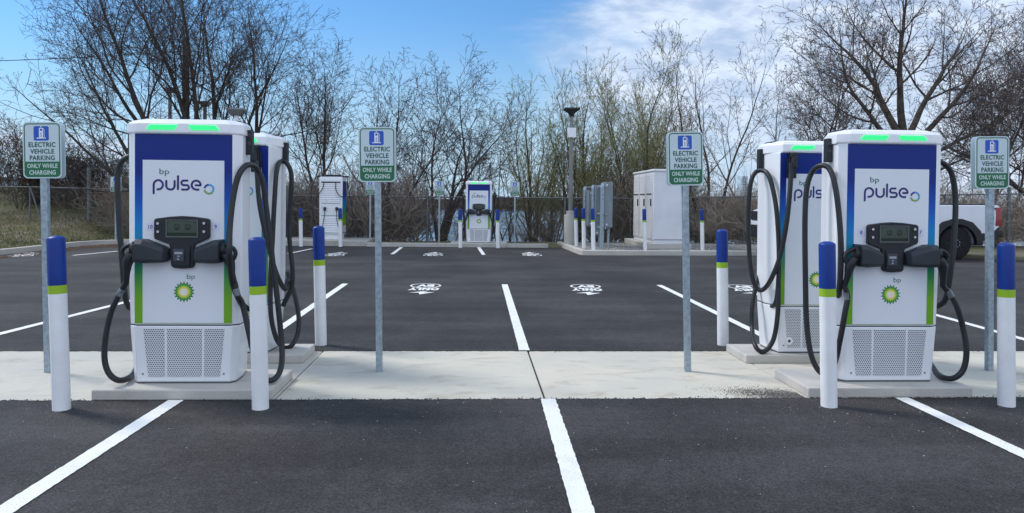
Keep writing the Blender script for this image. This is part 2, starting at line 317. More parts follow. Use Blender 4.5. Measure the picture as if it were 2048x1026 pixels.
M = dict(
    asphalt=asphalt_mat(), strip=concrete_mat('walk_concrete', (.50, .49, .425), (.57, .54, .45), .6), strip_warm=concrete_mat('walk_concrete_warm', (.52, .505, .43), (.59, .55, .455), .6),
    strip_grey=concrete_mat('walk_concrete_grey', (.475, .465, .415), (.54, .515, .44), .5),
    pad=concrete_mat('pad_concrete', (.48, .47, .445), (.51, .485, .44), .4), kerb=concrete_mat('kerb_concrete', (.42, .41, .38), (.50, .475, .42), .4),
    joint=mat('joint_filler', (.05, .042, .035), .9, var=.3, vs=20),
    paint=paint_mat(),
    white=mat('white_powder_coat', (.80, .82, .85), .32, var=.02, vs=1.5, coat=.25), white2=mat('white_roof', (.82, .83, .86), .38, var=.03, vs=3, coat=.2),
    panel=mat('white_print_film', (.76, .79, .84), .35, var=.02, vs=2), seam=mat('seam', (.06, .06, .065), .7),
    wrap=wrap_mat(), perf=perf_mat(), logo=mat('logo_indigo', (.018, .008, .16), .4), bpgreen=mat('logo_teal', (.01, .14, .12), .4),
    h1=mat('emblem_green', (.002, .20, .06), .4), h2=mat('emblem_lime', (.22, .50, .03), .4), h3=mat('emblem_yellow', (.85, .72, .10), .4), h4=mat('emblem_white', (.85, .83, .70), .4),
    ring1=mat('ring_indigo', (.03, .03, .30), .4), ring2=mat('ring_sky', (.06, .36, .70), .4), ring3=mat('ring_olive', (.25, .38, .10), .4), ring4=mat('ring_teal', (.10, .42, .48), .4), lilac=mat('number_sticker', (.70, .71, .88), .4),
    black=mat('black_plastic', (.010, .012, .017), .5, var=.25, vs=6, bump=.15, bs=300), rubber=mat('holster_rubber', (.022, .029, .038), .5, var=.2, vs=5, bump=.2, bs=260),
    cable=mat('cable_jacket', (.011, .013, .016), .48, var=.3, vs=12, bump=.2, bs=120), sleeve=mat('cable_label', (.16, .18, .20), .35, var=.4, vs=30),
    screen=mat('lcd_glass', (.050, .070, .052), .18, var=.15, vs=5), screen2=mat('lcd_band', (.006, .022, .008), .18), lcdink=mat('lcd_ink', (.010, .018, .012), .3), chrome=mat('button_metal', (.62, .62, .64), .25, 1.0), grey=mat('trim_grey', (.10, .11, .12), .4), card=mat('reader_plate', (.05, .06, .08), .3), cardw=mat('reader_print', (.35, .38, .44), .4),
    **{'light-1': light_mat(-1), 'light1': light_mat(1)},
    bblue=mat('bollard_blue', (.002, .034, .24), .42, spec=.35, var=.12, vs=9, bump=.1, bs=50), blime=mat('bollard_lime', (.30, .50, .015), .4, var=.06), bwhite=mat('bollard_white', (.82, .83, .84), .42, var=.05, vs=4),
    galv=mat('galvanised_steel', (.33, .40, .45), .42, .55, var=.22, vs=26, bump=.1, bs=60), galvd=mat('weathered_galvanised', (.15, .16, .165), .6, .3, var=.2, vs=12),
    signw=mat('sign_sheeting', (.55, .66, .70), .35, var=.03), signg=mat('sign_green', (.006, .135, .055), .35), signt=mat('sign_green_text', (.008, .085, .05), .4), signb=mat('sign_blue', (.004, .085, .50), .35), signl=mat('sign_light_text', (.50, .64, .58), .4), signback=mat('sign_rear_aluminium', (.55, .60, .68), .4, .3, var=.04),
    cab=mat('cabinet_paint', (.70, .72, .76), .42, var=.05, vs=2), cabd=mat('cabinet_door_paint', (.66, .67, .68), .45, var=.06, vs=3), box=mat('grey_enclosure', (.22, .26, .29), .45, .2, var=.12, vs=4),
    lampblack=mat('lamp_black', (.02, .022, .026), .5), lampgrey=mat('lamp_grey', (.20, .21, .21), .5, .2, var=.1),
    bark=mat('dark_bark', (.060, .048, .042), .95, var=.4, vs=6, bump=.5, bs=25), bark2=mat('brown_bark', (.075, .060, .048), .95, var=.4, vs=6, bump=.5, bs=25), twig=mat('twig', (.080, .064, .060), .9, var=.3, vs=1.5), twig2=mat('brown_twig', (.085, .060, .045), .9, var=.35, vs=1.2),
    olive=mat('olive_twig', (.19, .18, .085), .9, var=.3, vs=1.2), bud=mat('yellow_green_bud', (.34, .35, .13), .9, var=.35, vs=1.5), budr=mat('reddish_bud', (.24, .16, .13), .9, var=.3, vs=2), seed=mat('dry_seed_head', (.045, .032, .028), .9), conif=mat('evergreen_leaf', (.05, .06, .018), .9, var=.5, vs=2, col2=(.10, .055, .015)),
    thick=mat('thicket_brown', (.26, .215, .18), .95, var=.4, vs=.6), thick2=mat('thicket_tan', (.36, .30, .24), .95, var=.4, vs=.8), grass=mat('dry_grass', (.12, .13, .045), .95, var=.4, vs=.8, col2=(.24, .19, .10)), grassg=mat('green_grass', (.085, .105, .035), .95, var=.4, vs=.8),
    stone=mat('pale_stone', (.45, .43, .40), .9, var=.3, vs=30), grit=mat('asphalt_grit', (.11, .105, .10), .95, var=.5, vs=50), needle=mat('fallen_needles', (.12, .062, .035), .95, var=.4, vs=20),
    truckw=mat('truck_white', (.72, .75, .80), .22, var=.02, coat=.6), truckb=mat('truck_black', (.012, .013, .016), .5, var=.2, vs=8), glass=mat('dark_glass', (.015, .02, .025), .05, spec=.8), tyre=mat('tyre_rubber', (.007, .007, .008), .9, var=.3, vs=20), red=mat('tail_red', (.30, .006, .010), .15, coat=.6), rim=mat('rim_black', (.008, .008, .009), .45, spec=.3), plate=mat('plate_white', (.6, .62, .62), .4), wood=mat('pole_wood', (.12, .085, .06), .95, var=.3, vs=8, bump=.4, bs=30),
)

# ------------------------------------------------------------------ charger
PAD = 0.08
CD = 0.42                                     # cabinet depth
def px1(x, y): return ((x/4.46+240-365.5)/278, (765-(y/4.46+230))/272+.010)      # measured off the photo, metres on the cabinet face
def px2(x, y): return ((x/4.46+220-367.5)/278, (765-(y/4.46+420))/272+.010)
def ring_xy(hf, hm, z, d=CD, fy=0.0, ch=.04):
    """eight-sided plan: face half-width hf, widest half-width hm"""
    e = fy
    return [(-hf, e, z), (hf, e, z), (hm, e+ch, z), (hm, d/2, z), (hf, d-e, z), (-hf, d-e, z), (-hm, d/2, z), (-hm, e+ch, z)]
FLIP = Matrix.Translation((0, CD, 0)) @ Matrix.Rotation(math.pi, 4, 'Z')
def pulse_logo(root, xf):
    mb = MB(); w = 18/4.46/275; y = -.0045
    def st(pts): ribbon(mb, [px1(*p) for p in pts], w, y)
    def a1(cx, cy, r, a0, a1_, n=14): return [(cx+r*math.cos(R(a0+(a1_-a0)*i/n)), cy-r*math.sin(R(a0+(a1_-a0)*i/n))) for i in range(n+1)]
    st([(295, 705), (295, 622)]+a1(336, 622, 41, 180, -90)+[(322, 663)])
    st([(407, 580), (407, 628)]+a1(440, 630, 33, 180, 270)[1:]+a1(448, 630, 33, 270, 360)+[(481, 580)])
    st([(511, 538), (511, 666)])
    st([(602, 583)]+a1(562, 603, 20, 90, 270)+a1(588, 643, 20, 90, -90)+[(540, 663)])
    st([(662, 624), (713, 624)]+a1(673, 622, 40, 0, 270)+[(700, 662)])
    mb.build('lettering', M['logo'], root, xf=xf)
    t = MB(); c = px1(389, 511); text(t, 'bp', c[0], c[1], 87/4.46/278, 66/4.46/272, y-.001); t.build('lettering', M['bpgreen'], root, xf=xf)
    r = MB(); c = px1(787, 657); k = 40/4.46/278
    for i, (a0, a1_) in enumerate([(95, 168), (5, 95), (-60, 5), (-170, -60)]):
        ribbon(r, arc(c[0], c[1], k, a0, a1_, 10), .0135, y, i)
    r.build('emblem', [M['ring1'], M['ring2'], M['ring4'], M['ring3']], root, xf=xf)
def flower(root, xf):
    c = px2(664, 728); y = -.0045; R0 = .079
    o = None
    for i, (rr, fr, mm) in enumerate([(1.0, .74, 'h1'), (.80, .58, 'h2'), (.60, .43, 'h3'), (.42, .28, 'h4')]):
        mb = MB(); P = []
        for k in range(36):
            a = R(90+k*10); q = R0*(rr if k % 2 == 0 else fr); P.append((c[0]+q*math.cos(a), y-.0006*i, c[1]+q*math.sin(a)))
        mb.add([(c[0], y-.0006*i, c[1])]+P, [(0, 1+k, 1+(k+1) % 36) for k in range(36)])
        if o is None: o = mb.build('emblem', M[mm], root, xf=xf)
        else: mb.build('petal_ring', M[mm], o, xf=xf)
    t = MB(); c = px2(727, 597); text(t, 'bp', c[0], c[1], 74/4.46/278, 56/4.46/272, y-.001); t.build('lettering', M['bpgreen'], root, xf=xf)
def face(root, xf, full=True):
    mb = MB(); mb.box(-.350, .350, -.002, .012, .445, 1.835); mb.build('printed_wrap', M['wrap'], root, xf=xf, bevel=.001, seg=1)
    mb = MB(); mb.box(-.293, .293, -.004, .01, .449, 1.645); mb.build('front_panel', M['panel'], root, xf=xf, bevel=.0008, seg=1)
    pulse_logo(root, xf); flower(root, xf)
    # three punched vent sheets, the outer pair narrowing towards the foot
    def sheet(x0t, x1t, x0b, x1b):
        m_ = MB(); m_.prism([(x0b, .055), (x1b, .055), (x1t, .405), (x0t, .405)], -.0025, .01); m_.build('vent_grille', M['perf'], root, xf=xf)
    sheet(-.288, -.138, -.252, -.135); sheet(-.118, .133, -.115, .130); sheet(.152, .296, .150, .262)
    for x in (-.292, .292):
        k = MB(); k.cyl((x, -.003, .072), (x, .004, .072), .0055, .0055, 10); k.build('screw', M['seam'], root, xf=xf)
    # lights under the roof lip
    for s in (-1, 1):
        m_ = MB(); x0, x1, k = .046, .262, .022
        q = [(s*(x0+k*0), 1.868), (s*(x1), 1.868), (s*(x1-k), 1.901), (s*(x0-k*0+.0), 1.901)]
        q = [(s*(x0-.006), 1.901), (s*(x0+.012), 1.868), (s*x1, 1.868), (s*(x1-.03), 1.901)]
        m_.prism(q if s > 0 else q[::-1], -.026, -.012)
        o = m_.build('status_light', M['light%d' % s], root, xf=xf)
def console(root, xf, nums, style):
    P = [(412, 88), (428, 74), (560, 56), (655, 50), (760, 56), (886, 72), (902, 86), (902, 232), (890, 250), (778, 298), (766, 318), (764, 488), (748, 510), (656, 517), (582, 509), (564, 490), (550, 302), (420, 256), (412, 240)]
    m_ = MB(); m_.prism([px2(*p) for p in P], -.040, 0); c = m_.build('console', M['black'], root, xf=xf, bevel=.006, seg=2)
    def bx(x0, y0, x1, y1, ya, yb, name, mm, par=c, bev=.001):
        a = px2(x0, y1); b = px2(x1, y0); k = MB(); k.box(a[0], b[0], ya, yb, a[1], b[1]); return k.build(name, mm, par, xf=xf, bevel=bev, seg=1)
    fr = MB(); a = px2(520, 240); b = px2(806, 82)
    for q in [(a[0], b[0], b[1]-.006, b[1]), (a[0], b[0], a[1], a[1]+.010)]: fr.box(q[0], q[1], -.046, -.038, q[2], q[3])
    for q in [(a[0], a[0]+.008), (b[0]-.008, b[0])]: fr.box(q[0], q[1], -.046, -.038, a[1]+.010, b[1]-.006)
    fr.build('screen_bezel', M['grey'], c, xf=xf)
    s = bx(530, 90, 797, 232, -.0415, -.036, 'screen', M['screen'])
    bx(530, 198, 797, 230, -.0420, -.041, 'menu_bar', M['screen2'], s, 0)
    ic = MB()
    for cx in (617, 714):
        q = px2(cx, 143); ribbon(ic, arc(q[0], q[1], .0175, 0, 360, 20)[:-1], .004, -.0422, closed=True)
        for dx, dz in ((-.007, .005), (.007, .005), (0, -.006)): ribbon(ic, arc(q[0]+dx, q[1]+dz, .0016, 0, 360, 6)[:-1], .003, -.0422, closed=True)
        q = px2(cx, 168); ribbon(ic, [(q[0]-.016, q[1]), (q[0]+.016, q[1])], .005, -.0422); ribbon(ic, [(q[0]-.011, q[1]+.006), (q[0]+.011, q[1]+.006)], .003, -.0422)
    for x in (545, 782):
        q = px2(x, 115); ribbon(ic, [(q[0]-.008, q[1]), (q[0]+.008, q[1]+.006)], .003, -.0422)
    ic.build('display_icons', M['lcdink'], s, xf=xf)
    for x, y in ((451, 117), (452, 190), (860, 113), (861, 187)):
        q = px2(x, y); k = MB(); k.cyl((q[0], -.050, q[1]), (q[0], -.036, q[1]), .0095, .0115, 18); k.build('button', M['chrome'], c, xf=xf)
    rb = bx(582, 310, 738, 490, -.052, -.038, 'card_reader', M['black'], c, .004)
    pl = bx(590, 342, 688, 450, -.060, -.050, 'reader_plate', M['card'], rb, .002)
    k = MB()
    for x0, y0, x1, y1 in ((606, 366, 674, 386), (630, 400, 652, 410)):
        a = px2(x0, y1); b = px2(x1, y0); k.box(a[0], b[0], -.0615, -.0595, a[1], b[1])
    q = px2(638, 430); k.cyl((q[0], -.0615, q[1]), (q[0], -.0595, q[1]), .007, .007, 12)
    k.build('reader_print', M['cardw'], pl, xf=xf)
    for tx, (x, y) in zip(nums, ((365, 150), (947, 143))):
        q = px2(x, y); st = MB(); st.box(q[0]-.028, q[0]+.028, -.0052, -.003, q[1]-.030, q[1]+.030); so_ = st.build('number_sticker', M['lilac'], root, xf=xf)
        t = MB(); text(t, tx, q[0], q[1], None, .028, -.0058, bold=.01); t.build('lettering', M['logo'], so_, xf=xf)
def holster(root, s, tilt):
    """flared socket that swallows the plug: narrow end by the console, mouth towards the cabinet edge (s = -1 left, 1 right)"""
    zc = .985
    rings = []
    for x, y0, y1, z0, z1, ch in ((.092, -.065, .0, -.072, .010, .015), (.112, -.105, .0, -.085, .026, .018), (.245, -.150, .0, -.088, .080, .022), (.300, -.150, .0, -.084, .084, .022)):
        X = s*x
        rings.append([(X, y1, z0+zc), (X, y0+ch, z0+zc), (X, y0, z0+zc+ch), (X, y0, z1+zc-ch*1.5), (X, y0+ch*1.5, z1+zc), (X, y1, z1+zc)])
    m_ = MB(); m_.loft(rings); o = m_.build('holster', M['rubber'], root, bevel=.006, seg=2)
    k = MB(); k.loft([[(s*.3005, -.018, zc-.07), (s*.3005, -.145, zc-.07), (s*.3005, -.145, zc+.07), (s*.3005, -.018, zc+.07)], [(s*.304, -.018, zc-.07), (s*.304, -.145, zc-.07), (s*.304, -.145, zc+.07), (s*.304, -.018, zc+.07)]])
    k.build('mouth', M['black'], o)
    return zc
def connector(root, s, zc):
    """plug body in the holster, D-shaped handle loop outside it, grip running down into the cable"""
    Yc = -.085; m_ = MB()
    m_.tube([(s*.27, Yc, zc+.01), (s*.335, Yc, zc+.015)], [.050, .046], 16)
    P = smooth_path([(s*.318, Yc, zc+.045), (s*.345, Yc, zc+.043), (s*.385, Yc, zc+.022), (s*.402, Yc, zc-.008), (s*.396, Yc, zc-.040), (s*.375, Yc, zc-.075)], 5)
    m_.tube(P, [.015]*len(P), 10)
    P = smooth_path([(s*.30, Yc, zc-.028), (s*.338, Yc, zc-.040), (s*.362, Yc, zc-.085), (s*.374, Yc+.01, zc-.165), (s*.386, Yc+.03, zc-.235)], 5)
    k = len(P); m_.tube(P, [.030+.012*math.sin(math.pi*min(1, i/(k*.7)))-.010*i/k for i in range(k)], 14)
    o = m_.build('connector', M['black'], root)
    return o
def make_charger(nums, label, gun=True):
    t = empty('ev_charger', (0, 0, 0), 0, label, 'EV charger', 'tall white electric vehicle chargers')
    m_ = MB(); m_.loft([ring_xy(.345, .398, .435), ring_xy(.352, .408, .70), ring_xy(.355, .412, 1.84)]); m_.build('body', M['white'], t, bevel=.010, seg=3)
    m_ = MB(); m_.loft([ring_xy(.338, .392, .425, fy=.006), ring_xy(.338, .392, .436, fy=.006)]); m_.build('seam', M['seam'], t)
    m_ = MB(); m_.loft([ring_xy(.336, .370, .012, fy=.004), ring_xy(.350, .400, .427)]); m_.build('lower_cabinet', M['white'], t, bevel=.008, seg=2)
    m_ = MB(); m_.loft([ring_xy(.333, .367, 0, fy=.010), ring_xy(.333, .367, .014, fy=.010)]); m_.build('plinth', M['grey'], t)
    m_ = MB()
    m_.loft([ring_xy(.335, .424, 1.838, CD, -.012, .055), ring_xy(.335, .424, 1.850, CD, -.018, .055), ring_xy(.335, .420, 1.912, CD, -.014, .055), ring_xy(.318, .398, 1.935, CD, .010, .06), ring_xy(.285, .33, 1.950, CD, .05, .06)])
    rf = m_.build('roof', M['white2'], t, bevel=.0025, seg=1)
    for s in (-1, 1):
        k = MB(); k.box(s*.352-.022, s*.352+.022, .10, .26, 1.930, 1.950); k.build('roof_gasket', M['black'], rf, bevel=.003, seg=1)
    face(t, None); face(t, FLIP); console(t, None, nums, 0)
    for s in (-1, 1):
        zc = holster(t, s, 0)
        if gun: connector(t, s, zc)
        # cable outlet bracket high on the side, and the retractor shackle that carries the loop
        k = MB(); k.box(s*.405 if s > 0 else s*.405-.050, s*.405+.050 if s > 0 else s*.405, .115, .185, 1.70, 1.885); b = k.build('cable_bracket', M['black'], t, bevel=.006, seg=2)
        for z in (1.785, 1.845):
            g = MB(); g.cyl((s*.438, .1115, z), (s*.438, .118, z), .013, .013, 12); g.build('bolt_recess', M['seam'], b)
    return t
def cable(root, pts, r=.0215, rz=0.0, name='cable', mm='cable', n=9):
    """pts in world space; stored local to the charger"""
    loc = Vector(root.location); L = []
    for p in pts:
        q = Vector(p)-loc; q.rotate(Matrix.Rotation(-root.rotation_euler.z, 3, 'Z')); L.append(q)
    m_ = MB(); P = smooth_path(L, n); m_.tube(P, [r]*len(P), 12); return m_.build(name, M[mm], root)
def sleeve(root, p0, p1, r=.0225):
    loc = Vector(root.location); rot = Matrix.Rotation(-root.rotation_euler.z, 3, 'Z')
    q = [rot @ (Vector(p)-loc) for p in (p0, p1)]; m_ = MB(); m_.tube(q, [r, r], 14); return m_.build('cable_label', M['sleeve'], root)

YN, YR = 5.59, 6.68
grpL = at(367, 600, YN); grpR = at(1779, 600, YN)
cL = make_charger(('10', '9'), 'front left charger facing the camera, numbered 10 and 9'); cL.location = (grpL.x, YN, PAD)
cR = make_charger(('8', '7'), 'front right charger facing the camera, numbered 8 and 7'); cR.location = (grpR.x, YN, PAD)
x2L = at(536, 500, YR).x-.35; x2R = at(1558, 500, YR).x+.35
c2L = make_charger((), 'charger standing behind the one numbered 10 and 9, mostly hidden by it', False)
c2L.location = (x2L, YR+CD, PAD); c2L.rotation_euler.z = math.pi
c2R = make_charger((), 'charger with a plain back face standing behind the one numbered 8 and 7', False)
c2R.location = (x2R, YR+CD, PAD); c2R.rotation_euler.z = math.pi

Ys = YN+.20
def lw(c, x, y, z): return Vector((c.location.x+x, c.location.y+y, c.location.z+z))
# left charger, right-hand cable: outlet low on the side, up over the shackle, down, round and back up to the plug
g = lambda c, s: lw(c, s*.386, -.055, .755)
cable(cL, [at(502, 619, Ys), at(492, 615, Ys-.02), at(480, 602, YN-.01), at(465, 565, YN-.06), at(459, 510, YN-.19), at(460, 450, YN-.13), at(468, 385, YN-.07), at(479, 347, YN-.03), at(495, 330, YN+.06), at(512, 336, Ys+.02), at(525, 362, Ys+.05), at(533, 420, Ys+.06), at(545, 520, Ys+.05), at(556, 610, Ys+.03), at(564, 700, Ys), at(560, 742, YN+.05), at(545, 760, YN-.03), at(528, 755, YN-.05), at(512, 725, YN-.06), at(500, 675, YN-.05), at(486, 612, YN-.02), at(475, 590, YN-.05), g(cL, 1)])
sleeve(cL, at(475.5, 591, YN-.05), at(471.5, 577, YN-.055))
cable(cL, [at(268, 617, Ys), at(257, 613, Ys), at(250, 590, Ys-.04), at(245, 530, Ys-.05), at(238, 440, Ys-.03), at(235, 360, Ys), at(240, 330, Ys), at(252, 316, Ys), at(266, 316, Ys+.04), at(276, 340, Ys+.30), at(280, 420, Ys+.42), at(282, 560, Ys+.42), at(280, 700, Ys+.36), at(270, 742, Ys+.18), at(255, 757, YN+.02), at(235, 760, YN-.08), at(217, 745, YN-.08), at(209, 715, YN-.07), at(212, 670, YN-.06), at(222, 625, YN-.05), at(237, 592, YN-.05), g(cL, -1)])
sleeve(cL, at(237.5, 591, YN-.05), at(245, 578, YN-.055))
# right charger
cable(cR, [at(1668, 612, Ys), at(1672, 608, Ys-.03), at(1679, 575, YN-.03), at(1682, 500, YN-.06), at(1678, 430, YN-.04), at(1670, 370, YN+.0), at(1659, 338, YN+.06), at(1643, 331, YN+.12), at(1625, 343, Ys), at(1614, 375, Ys+.02), at(1610, 440, Ys+.02), at(1611, 560, Ys), at(1613, 640, Ys-.02), at(1620, 700, Ys-.05), at(1633, 735, Ys-.08), at(1650, 748, Ys-.12), at(1668, 730, Ys-.18), at(1680, 680, Ys-.24), at(1690, 625, YN-.06), at(1695, 595, YN-.06), g(cR, -1)])
sleeve(cR, at(1694.5, 599, YN-.06), at(1693, 585, YN-.058))
cable(cR, [at(1868, 612, Ys), at(1878, 611, Ys), at(1892, 596, Ys-.04), at(1901, 545, Ys-.06), at(1908, 480, Ys-.04), at(1911, 400, Ys), at(1904, 350, Ys), at(1890, 329, Ys), at(1872, 324, Ys), at(1860, 334, Ys+.06), at(1852, 380, Ys+.34), at(1850, 560, Ys+.42), at(1855, 700, Ys+.34), at(1868, 738, Ys+.18), at(1885, 754, YN+.05), at(1908, 756, YN-.06), at(1927, 738, YN-.08), at(1933, 700, YN-.08), at(1926, 655, YN-.06), at(1914, 614, YN-.05), at(1902, 592, YN-.04), g(cR, 1)])
sleeve(cR, at(1903, 593, YN-.04), at(1895, 580, YN-.05))
# rear left charger: loops hanging on its right-hand side as seen from here
Yq = YR+.22
cable(c2L, [at(566, 612, Yq), at(585, 560, Yq-.02), at(578, 460, Yq), at(583, 360, Yq), at(576, 330, Yq), at(563, 322, Yq), at(554, 338, YR+.06), at(549, 400, YR-.02), at(545, 480, YR-.05), at(541, 560, YR-.07), at(542, 630, YR-.07), at(552, 675, YR-.02), at(566, 694, Yq-.02), at(582, 692, Yq), at(595, 668, Yq+.05), at(597, 630, Yq+.1), at(588, 585, Yq+.2), at(575, 545, Yq+.3)])
cable(c2L, [at(513, 322, YR-.07), at(514, 340, YR-.09), at(518, 400, YR-.14), at(528, 455, YR-.16), at(543, 515, YR-.15), at(556, 555, YR-.10), at(570, 578, YR+.05), at(575, 560, YR+.25)], n=8)
# rear right charger
cable(c2R, [at(1538, 616, Yq), at(1553, 600, YR-.02), at(1558, 520, YR-.06), at(1554, 430, YR-.03), at(1545, 375, YR+.03), at(1534, 346, YR+.1), at(1519, 341, Yq), at(1506, 352, Yq), at(1499, 385, Yq), at(1497, 460, Yq), at(1500, 520, Yq-.02), at(1507, 562, Yq-.04), at(1518, 580, Yq-.07), at(1532, 574, Yq-.12), at(1547, 548, YR-.06), at(1562, 505, YR-.10), at(1574, 440, YR-.13), at(1580, 380, YR-.11), at(1582, 345, YR-.08), at(1582, 326, YR-.07)])
cable(c2R, [at(1557, 560, YR-.05), at(1556, 620, YR-.06), at(1549, 672, YR-.02), at(1536, 697, YR-.01), at(1522, 703, YR-.04), at(1510, 690, YR+.0), at(1504, 655, Yq+.02), at(1505, 610, Yq+.05), at(1512, 570, Yq+.10), at(1519, 535, Yq+.22), at(1524, 505, Yq+.28)])
sleeve(c2R, at(1517, 548, Yq+.185), at(1514, 562, Yq+.13))
for c, px in ((c2L, 513), (c2R, 1582)):
    w = c.location.x-at(px, 330, YR).x; m_ = MB()
    m_.box(w-.030, w+.030, CD, CD+.035, 1.62, 1.835); m_.box(w-.045, w+.045, CD, CD+.02, 1.605, 1.78); m_.cyl((w, CD+.07, 1.70), (w, CD+.07, 1.80), .030, .026, 16); m_.box(w-.028, w+.028, CD+.02, CD+.085, 1.79, 1.835)
    m_.build('cable_bracket', M['black'], c, bevel=.004, seg=1)

m_ = MB(); m_.cyl((.245, CD+.012, .115), (.245, CD-.01, .115), .034, .036, 24); k = m_.build('vent_lock', M['white'], c2R)
m_ = MB(); m_.cyl((.245, CD+.0135, .115), (.245, CD+.005, .115), .014, .014, 12); m_.build('keyhole', M['seam'], k)
# the charger far away across the lot faces the camera too
cF = make_charger((), 'small distant charger facing the camera across the lot, between two far bollards')
pF = at(957, 485, 23.55); cF.location = (pF.x, 23.55, .125)
for s in (-1, 1):
    L = [(s*.386, -.055, .755), (s*.43, -.04, .62), (s*.50, .02, .35), (s*.49, .12, .14), (s*.44, .22, .20), (s*.47, .26, .6), (s*.49, .25, 1.2), (s*.52, .2, 1.52), (s*.50, .18, 1.60), (s*.47, .16, 1.50), (s*.47, .15, 1.0), (s*.45, .17, .58), (s*.41, .18, .55)]
    m_ = MB(); P = smooth_path(L, 7); m_.tube(P, [.020]*len(P), 10); m_.build('cable', M['cable'], cF)

# louvred charger turned side-on
def louvre_charger():
    p = gr(652, 481, .17); t = empty('ev_charger', (p.x, 24.1, .17), R(-2), 'distant charger turned side-on with a louvred white flank and thin black cables on top', 'EV charger', 'tall white electric vehicle chargers')
    b = MB(); b.loft([ring_xy(.36, .36, .16, .62, 0, .03), ring_xy(.37, .37, 1.90, .62, 0, .03), ring_xy(.355, .355, 2.00, .62, .02, .03)]); b.build('body', M['white'], t, bevel=.012)
    b = MB(); b.loft([ring_xy(.31, .31, 0, .62, .04, .03), ring_xy(.31, .31, .17, .62, .04, .03)]); b.build('plinth', M['white2'], t)
    b = MB()
    for z0, n in ((.22, 9), (.92+.25, 11)):
        for i in range(n):
            z = z0+i*.058; b.loft([[(-.30, .0, z+.0), (.30, .0, z+.0), (.30, -.022, z+.0), (-.30, -.022, z+.0)], [(-.30, .0, z+.046), (.30, .0, z+.046), (.30, -.004, z+.046), (-.30, -.004, z+.046)]])
        b.build('louvre_panel', M['white2'], t); b = MB()
    for z0, n in ((.19, 10), (1.14, 12)):
        g = MB(); g.box(-.305, .305, -.0012, .004, z0, z0+n*.058); g.build('louvre_backing', M['galv'], t)
    b = MB(); b.box(.371, .375, .06, .56, .45, 1.86); b.build('printed_wrap', M['wrap'], t)
    b = MB(); b.box(-.30, .30, -.012, .0, 1.80, 1.845); b.build('cable_slot', M['seam'], t)
    f = MB(); f.box(-.46, .50, .10, .14, 1.995, 2.035); f.box(-.46, .50, .46, .50, 1.995, 2.035); f.box(-.46, -.42, .14, .46, 1.995, 2.035); f.box(.46, .50, .14, .46, 1.995, 2.035)
    f.box(-.2, .24, .13, .47, 2.0, 2.07); f.build('cable_frame', M['black'], t, bevel=.004, seg=1)
    for x in (-.18, .20):
        g = MB(); g.box(x-.04, x+.04, -.07, 0, .92, 1.03); g.build('connector', M['black'], t, bevel=.01)
    for L in ([(-.44, .12, 2.0), (-.54, .02, 1.85), (-.62, 0, 1.6), (-.60, 0, 1.2), (-.56, 0, .8), (-.5, .05, .4), (-.36, .1, .18)],
              [(-.22, -.02, 1.82), (-.24, -.05, 1.65), (-.36, -.06, 1.45), (-.42, -.02, 1.32)], [(.16, -.02, 1.82), (.17, -.05, 1.6), (.27, -.08, 1.42), (.42, -.05, 1.36), (.52, 0, 1.5), (.50, .1, 1.98)],
              [(.48, .12, 2.0), (.55, .02, 1.7), (.62, 0, 1.3), (.68, 0, .95), (.70, .02, .5), (.5, .08, .2)], [(-.18, -.06, .93), (-.19, -.08, .7), (-.24, -.08, .4), (-.26, -.04, .16)],
              [(.20, -.06, .93), (.22, -.08, .6), (.32, -.1, .3), (.48, -.06, .22), (.60, 0, .35)]):
        g = MB(); P = smooth_path(L, 6); g.tube(P, [.013]*len(P), 8); g.build('cable', M['cable'], t)
    return t
louvre_charger()

# ------------------------------------------------------------------ setting: terrain, lot, walk, kerbs, paint
def np_mesh(name, V, Fq, mats, parent=None, mi=None, smooth=False):
    """fast mesh from arrays; Fq an (n,3) or (n,4) array"""
    V = np.asarray(V, np.float32); Fq = np.asarray(Fq, np.int32); me = bpy.data.meshes.new(name); n, k = Fq.shape
    me.vertices.add(len(V)); me.vertices.foreach_set('co', V.ravel()); me.loops.add(n*k); me.loops.foreach_set('vertex_index', Fq.ravel())
    me.polygons.add(n); me.polygons.foreach_set('loop_start', np.arange(0, n*k, k, dtype=np.int32))
    for m_ in mats: me.materials.append(m_)
    if mi is not None: me.polygons.foreach_set('material_index', np.asarray(mi, np.int32))
    me.polygons.foreach_set('use_smooth', np.full(n, smooth)); me.update(calc_edges=True)
    o = bpy.data.objects.new(name, me); C.objects.link(o); o.parent = parent; return o
WATER = -1.55
def sst(x, a, b): t = min(1, max(0, (x-a)/(b-a))); return t*t*(3-2*t)
def ground_z(x, y):
    lot = -.08
    h = .06
    # left hill
    k = sst(-x, 11.2, 13.0)*sst(y, 12, 24); hill = 1.55*sst(y, 23, 36)*sst(-x, 11.0, 15.5)+.35*sst(-x, 16, 26)
    z = h*1.0+hill+.05*math.sin(x*1.7+y)*math.sin(y*1.3)*sst(-x, 11.5, 14)
    # bank down to the water beyond the fence
    d = sst(y, 25.6, 31)*sst(x, -14.5, -10.5)
    z -= 3.6*d
    inlot = (x > -11.6-.11*max(0, 18.6-y)) and (y < (23.6 if x < -3.3 else 23.3)) and (x < 14 or y < 19.5)
    if inlot: z = lot
    # far shore
    if y > 210: z = -2.6+3.0*sst(y, 243, 262)
    if x < -14 and y > 60: z = min(z, 1.9)
    if x > 14 and y > 19.5 and y < 26: z = .04
    return z
xs = np.concatenate([np.arange(-420, -40, 38), np.arange(-40, -16, 1.5), np.arange(-16, 22, .5), np.arange(22, 60, 3), np.arange(60, 460, 40)])
ys = np.concatenate([np.arange(-40, 10, 10), np.arange(10, 40, .5), np.arange(40, 70, 5), np.arange(70, 235, 20), np.arange(235, 270, 5), np.arange(270, 900, 70)])
V = [(x, y, ground_z(x, y)) for y in ys for x in xs]; nx = len(xs)
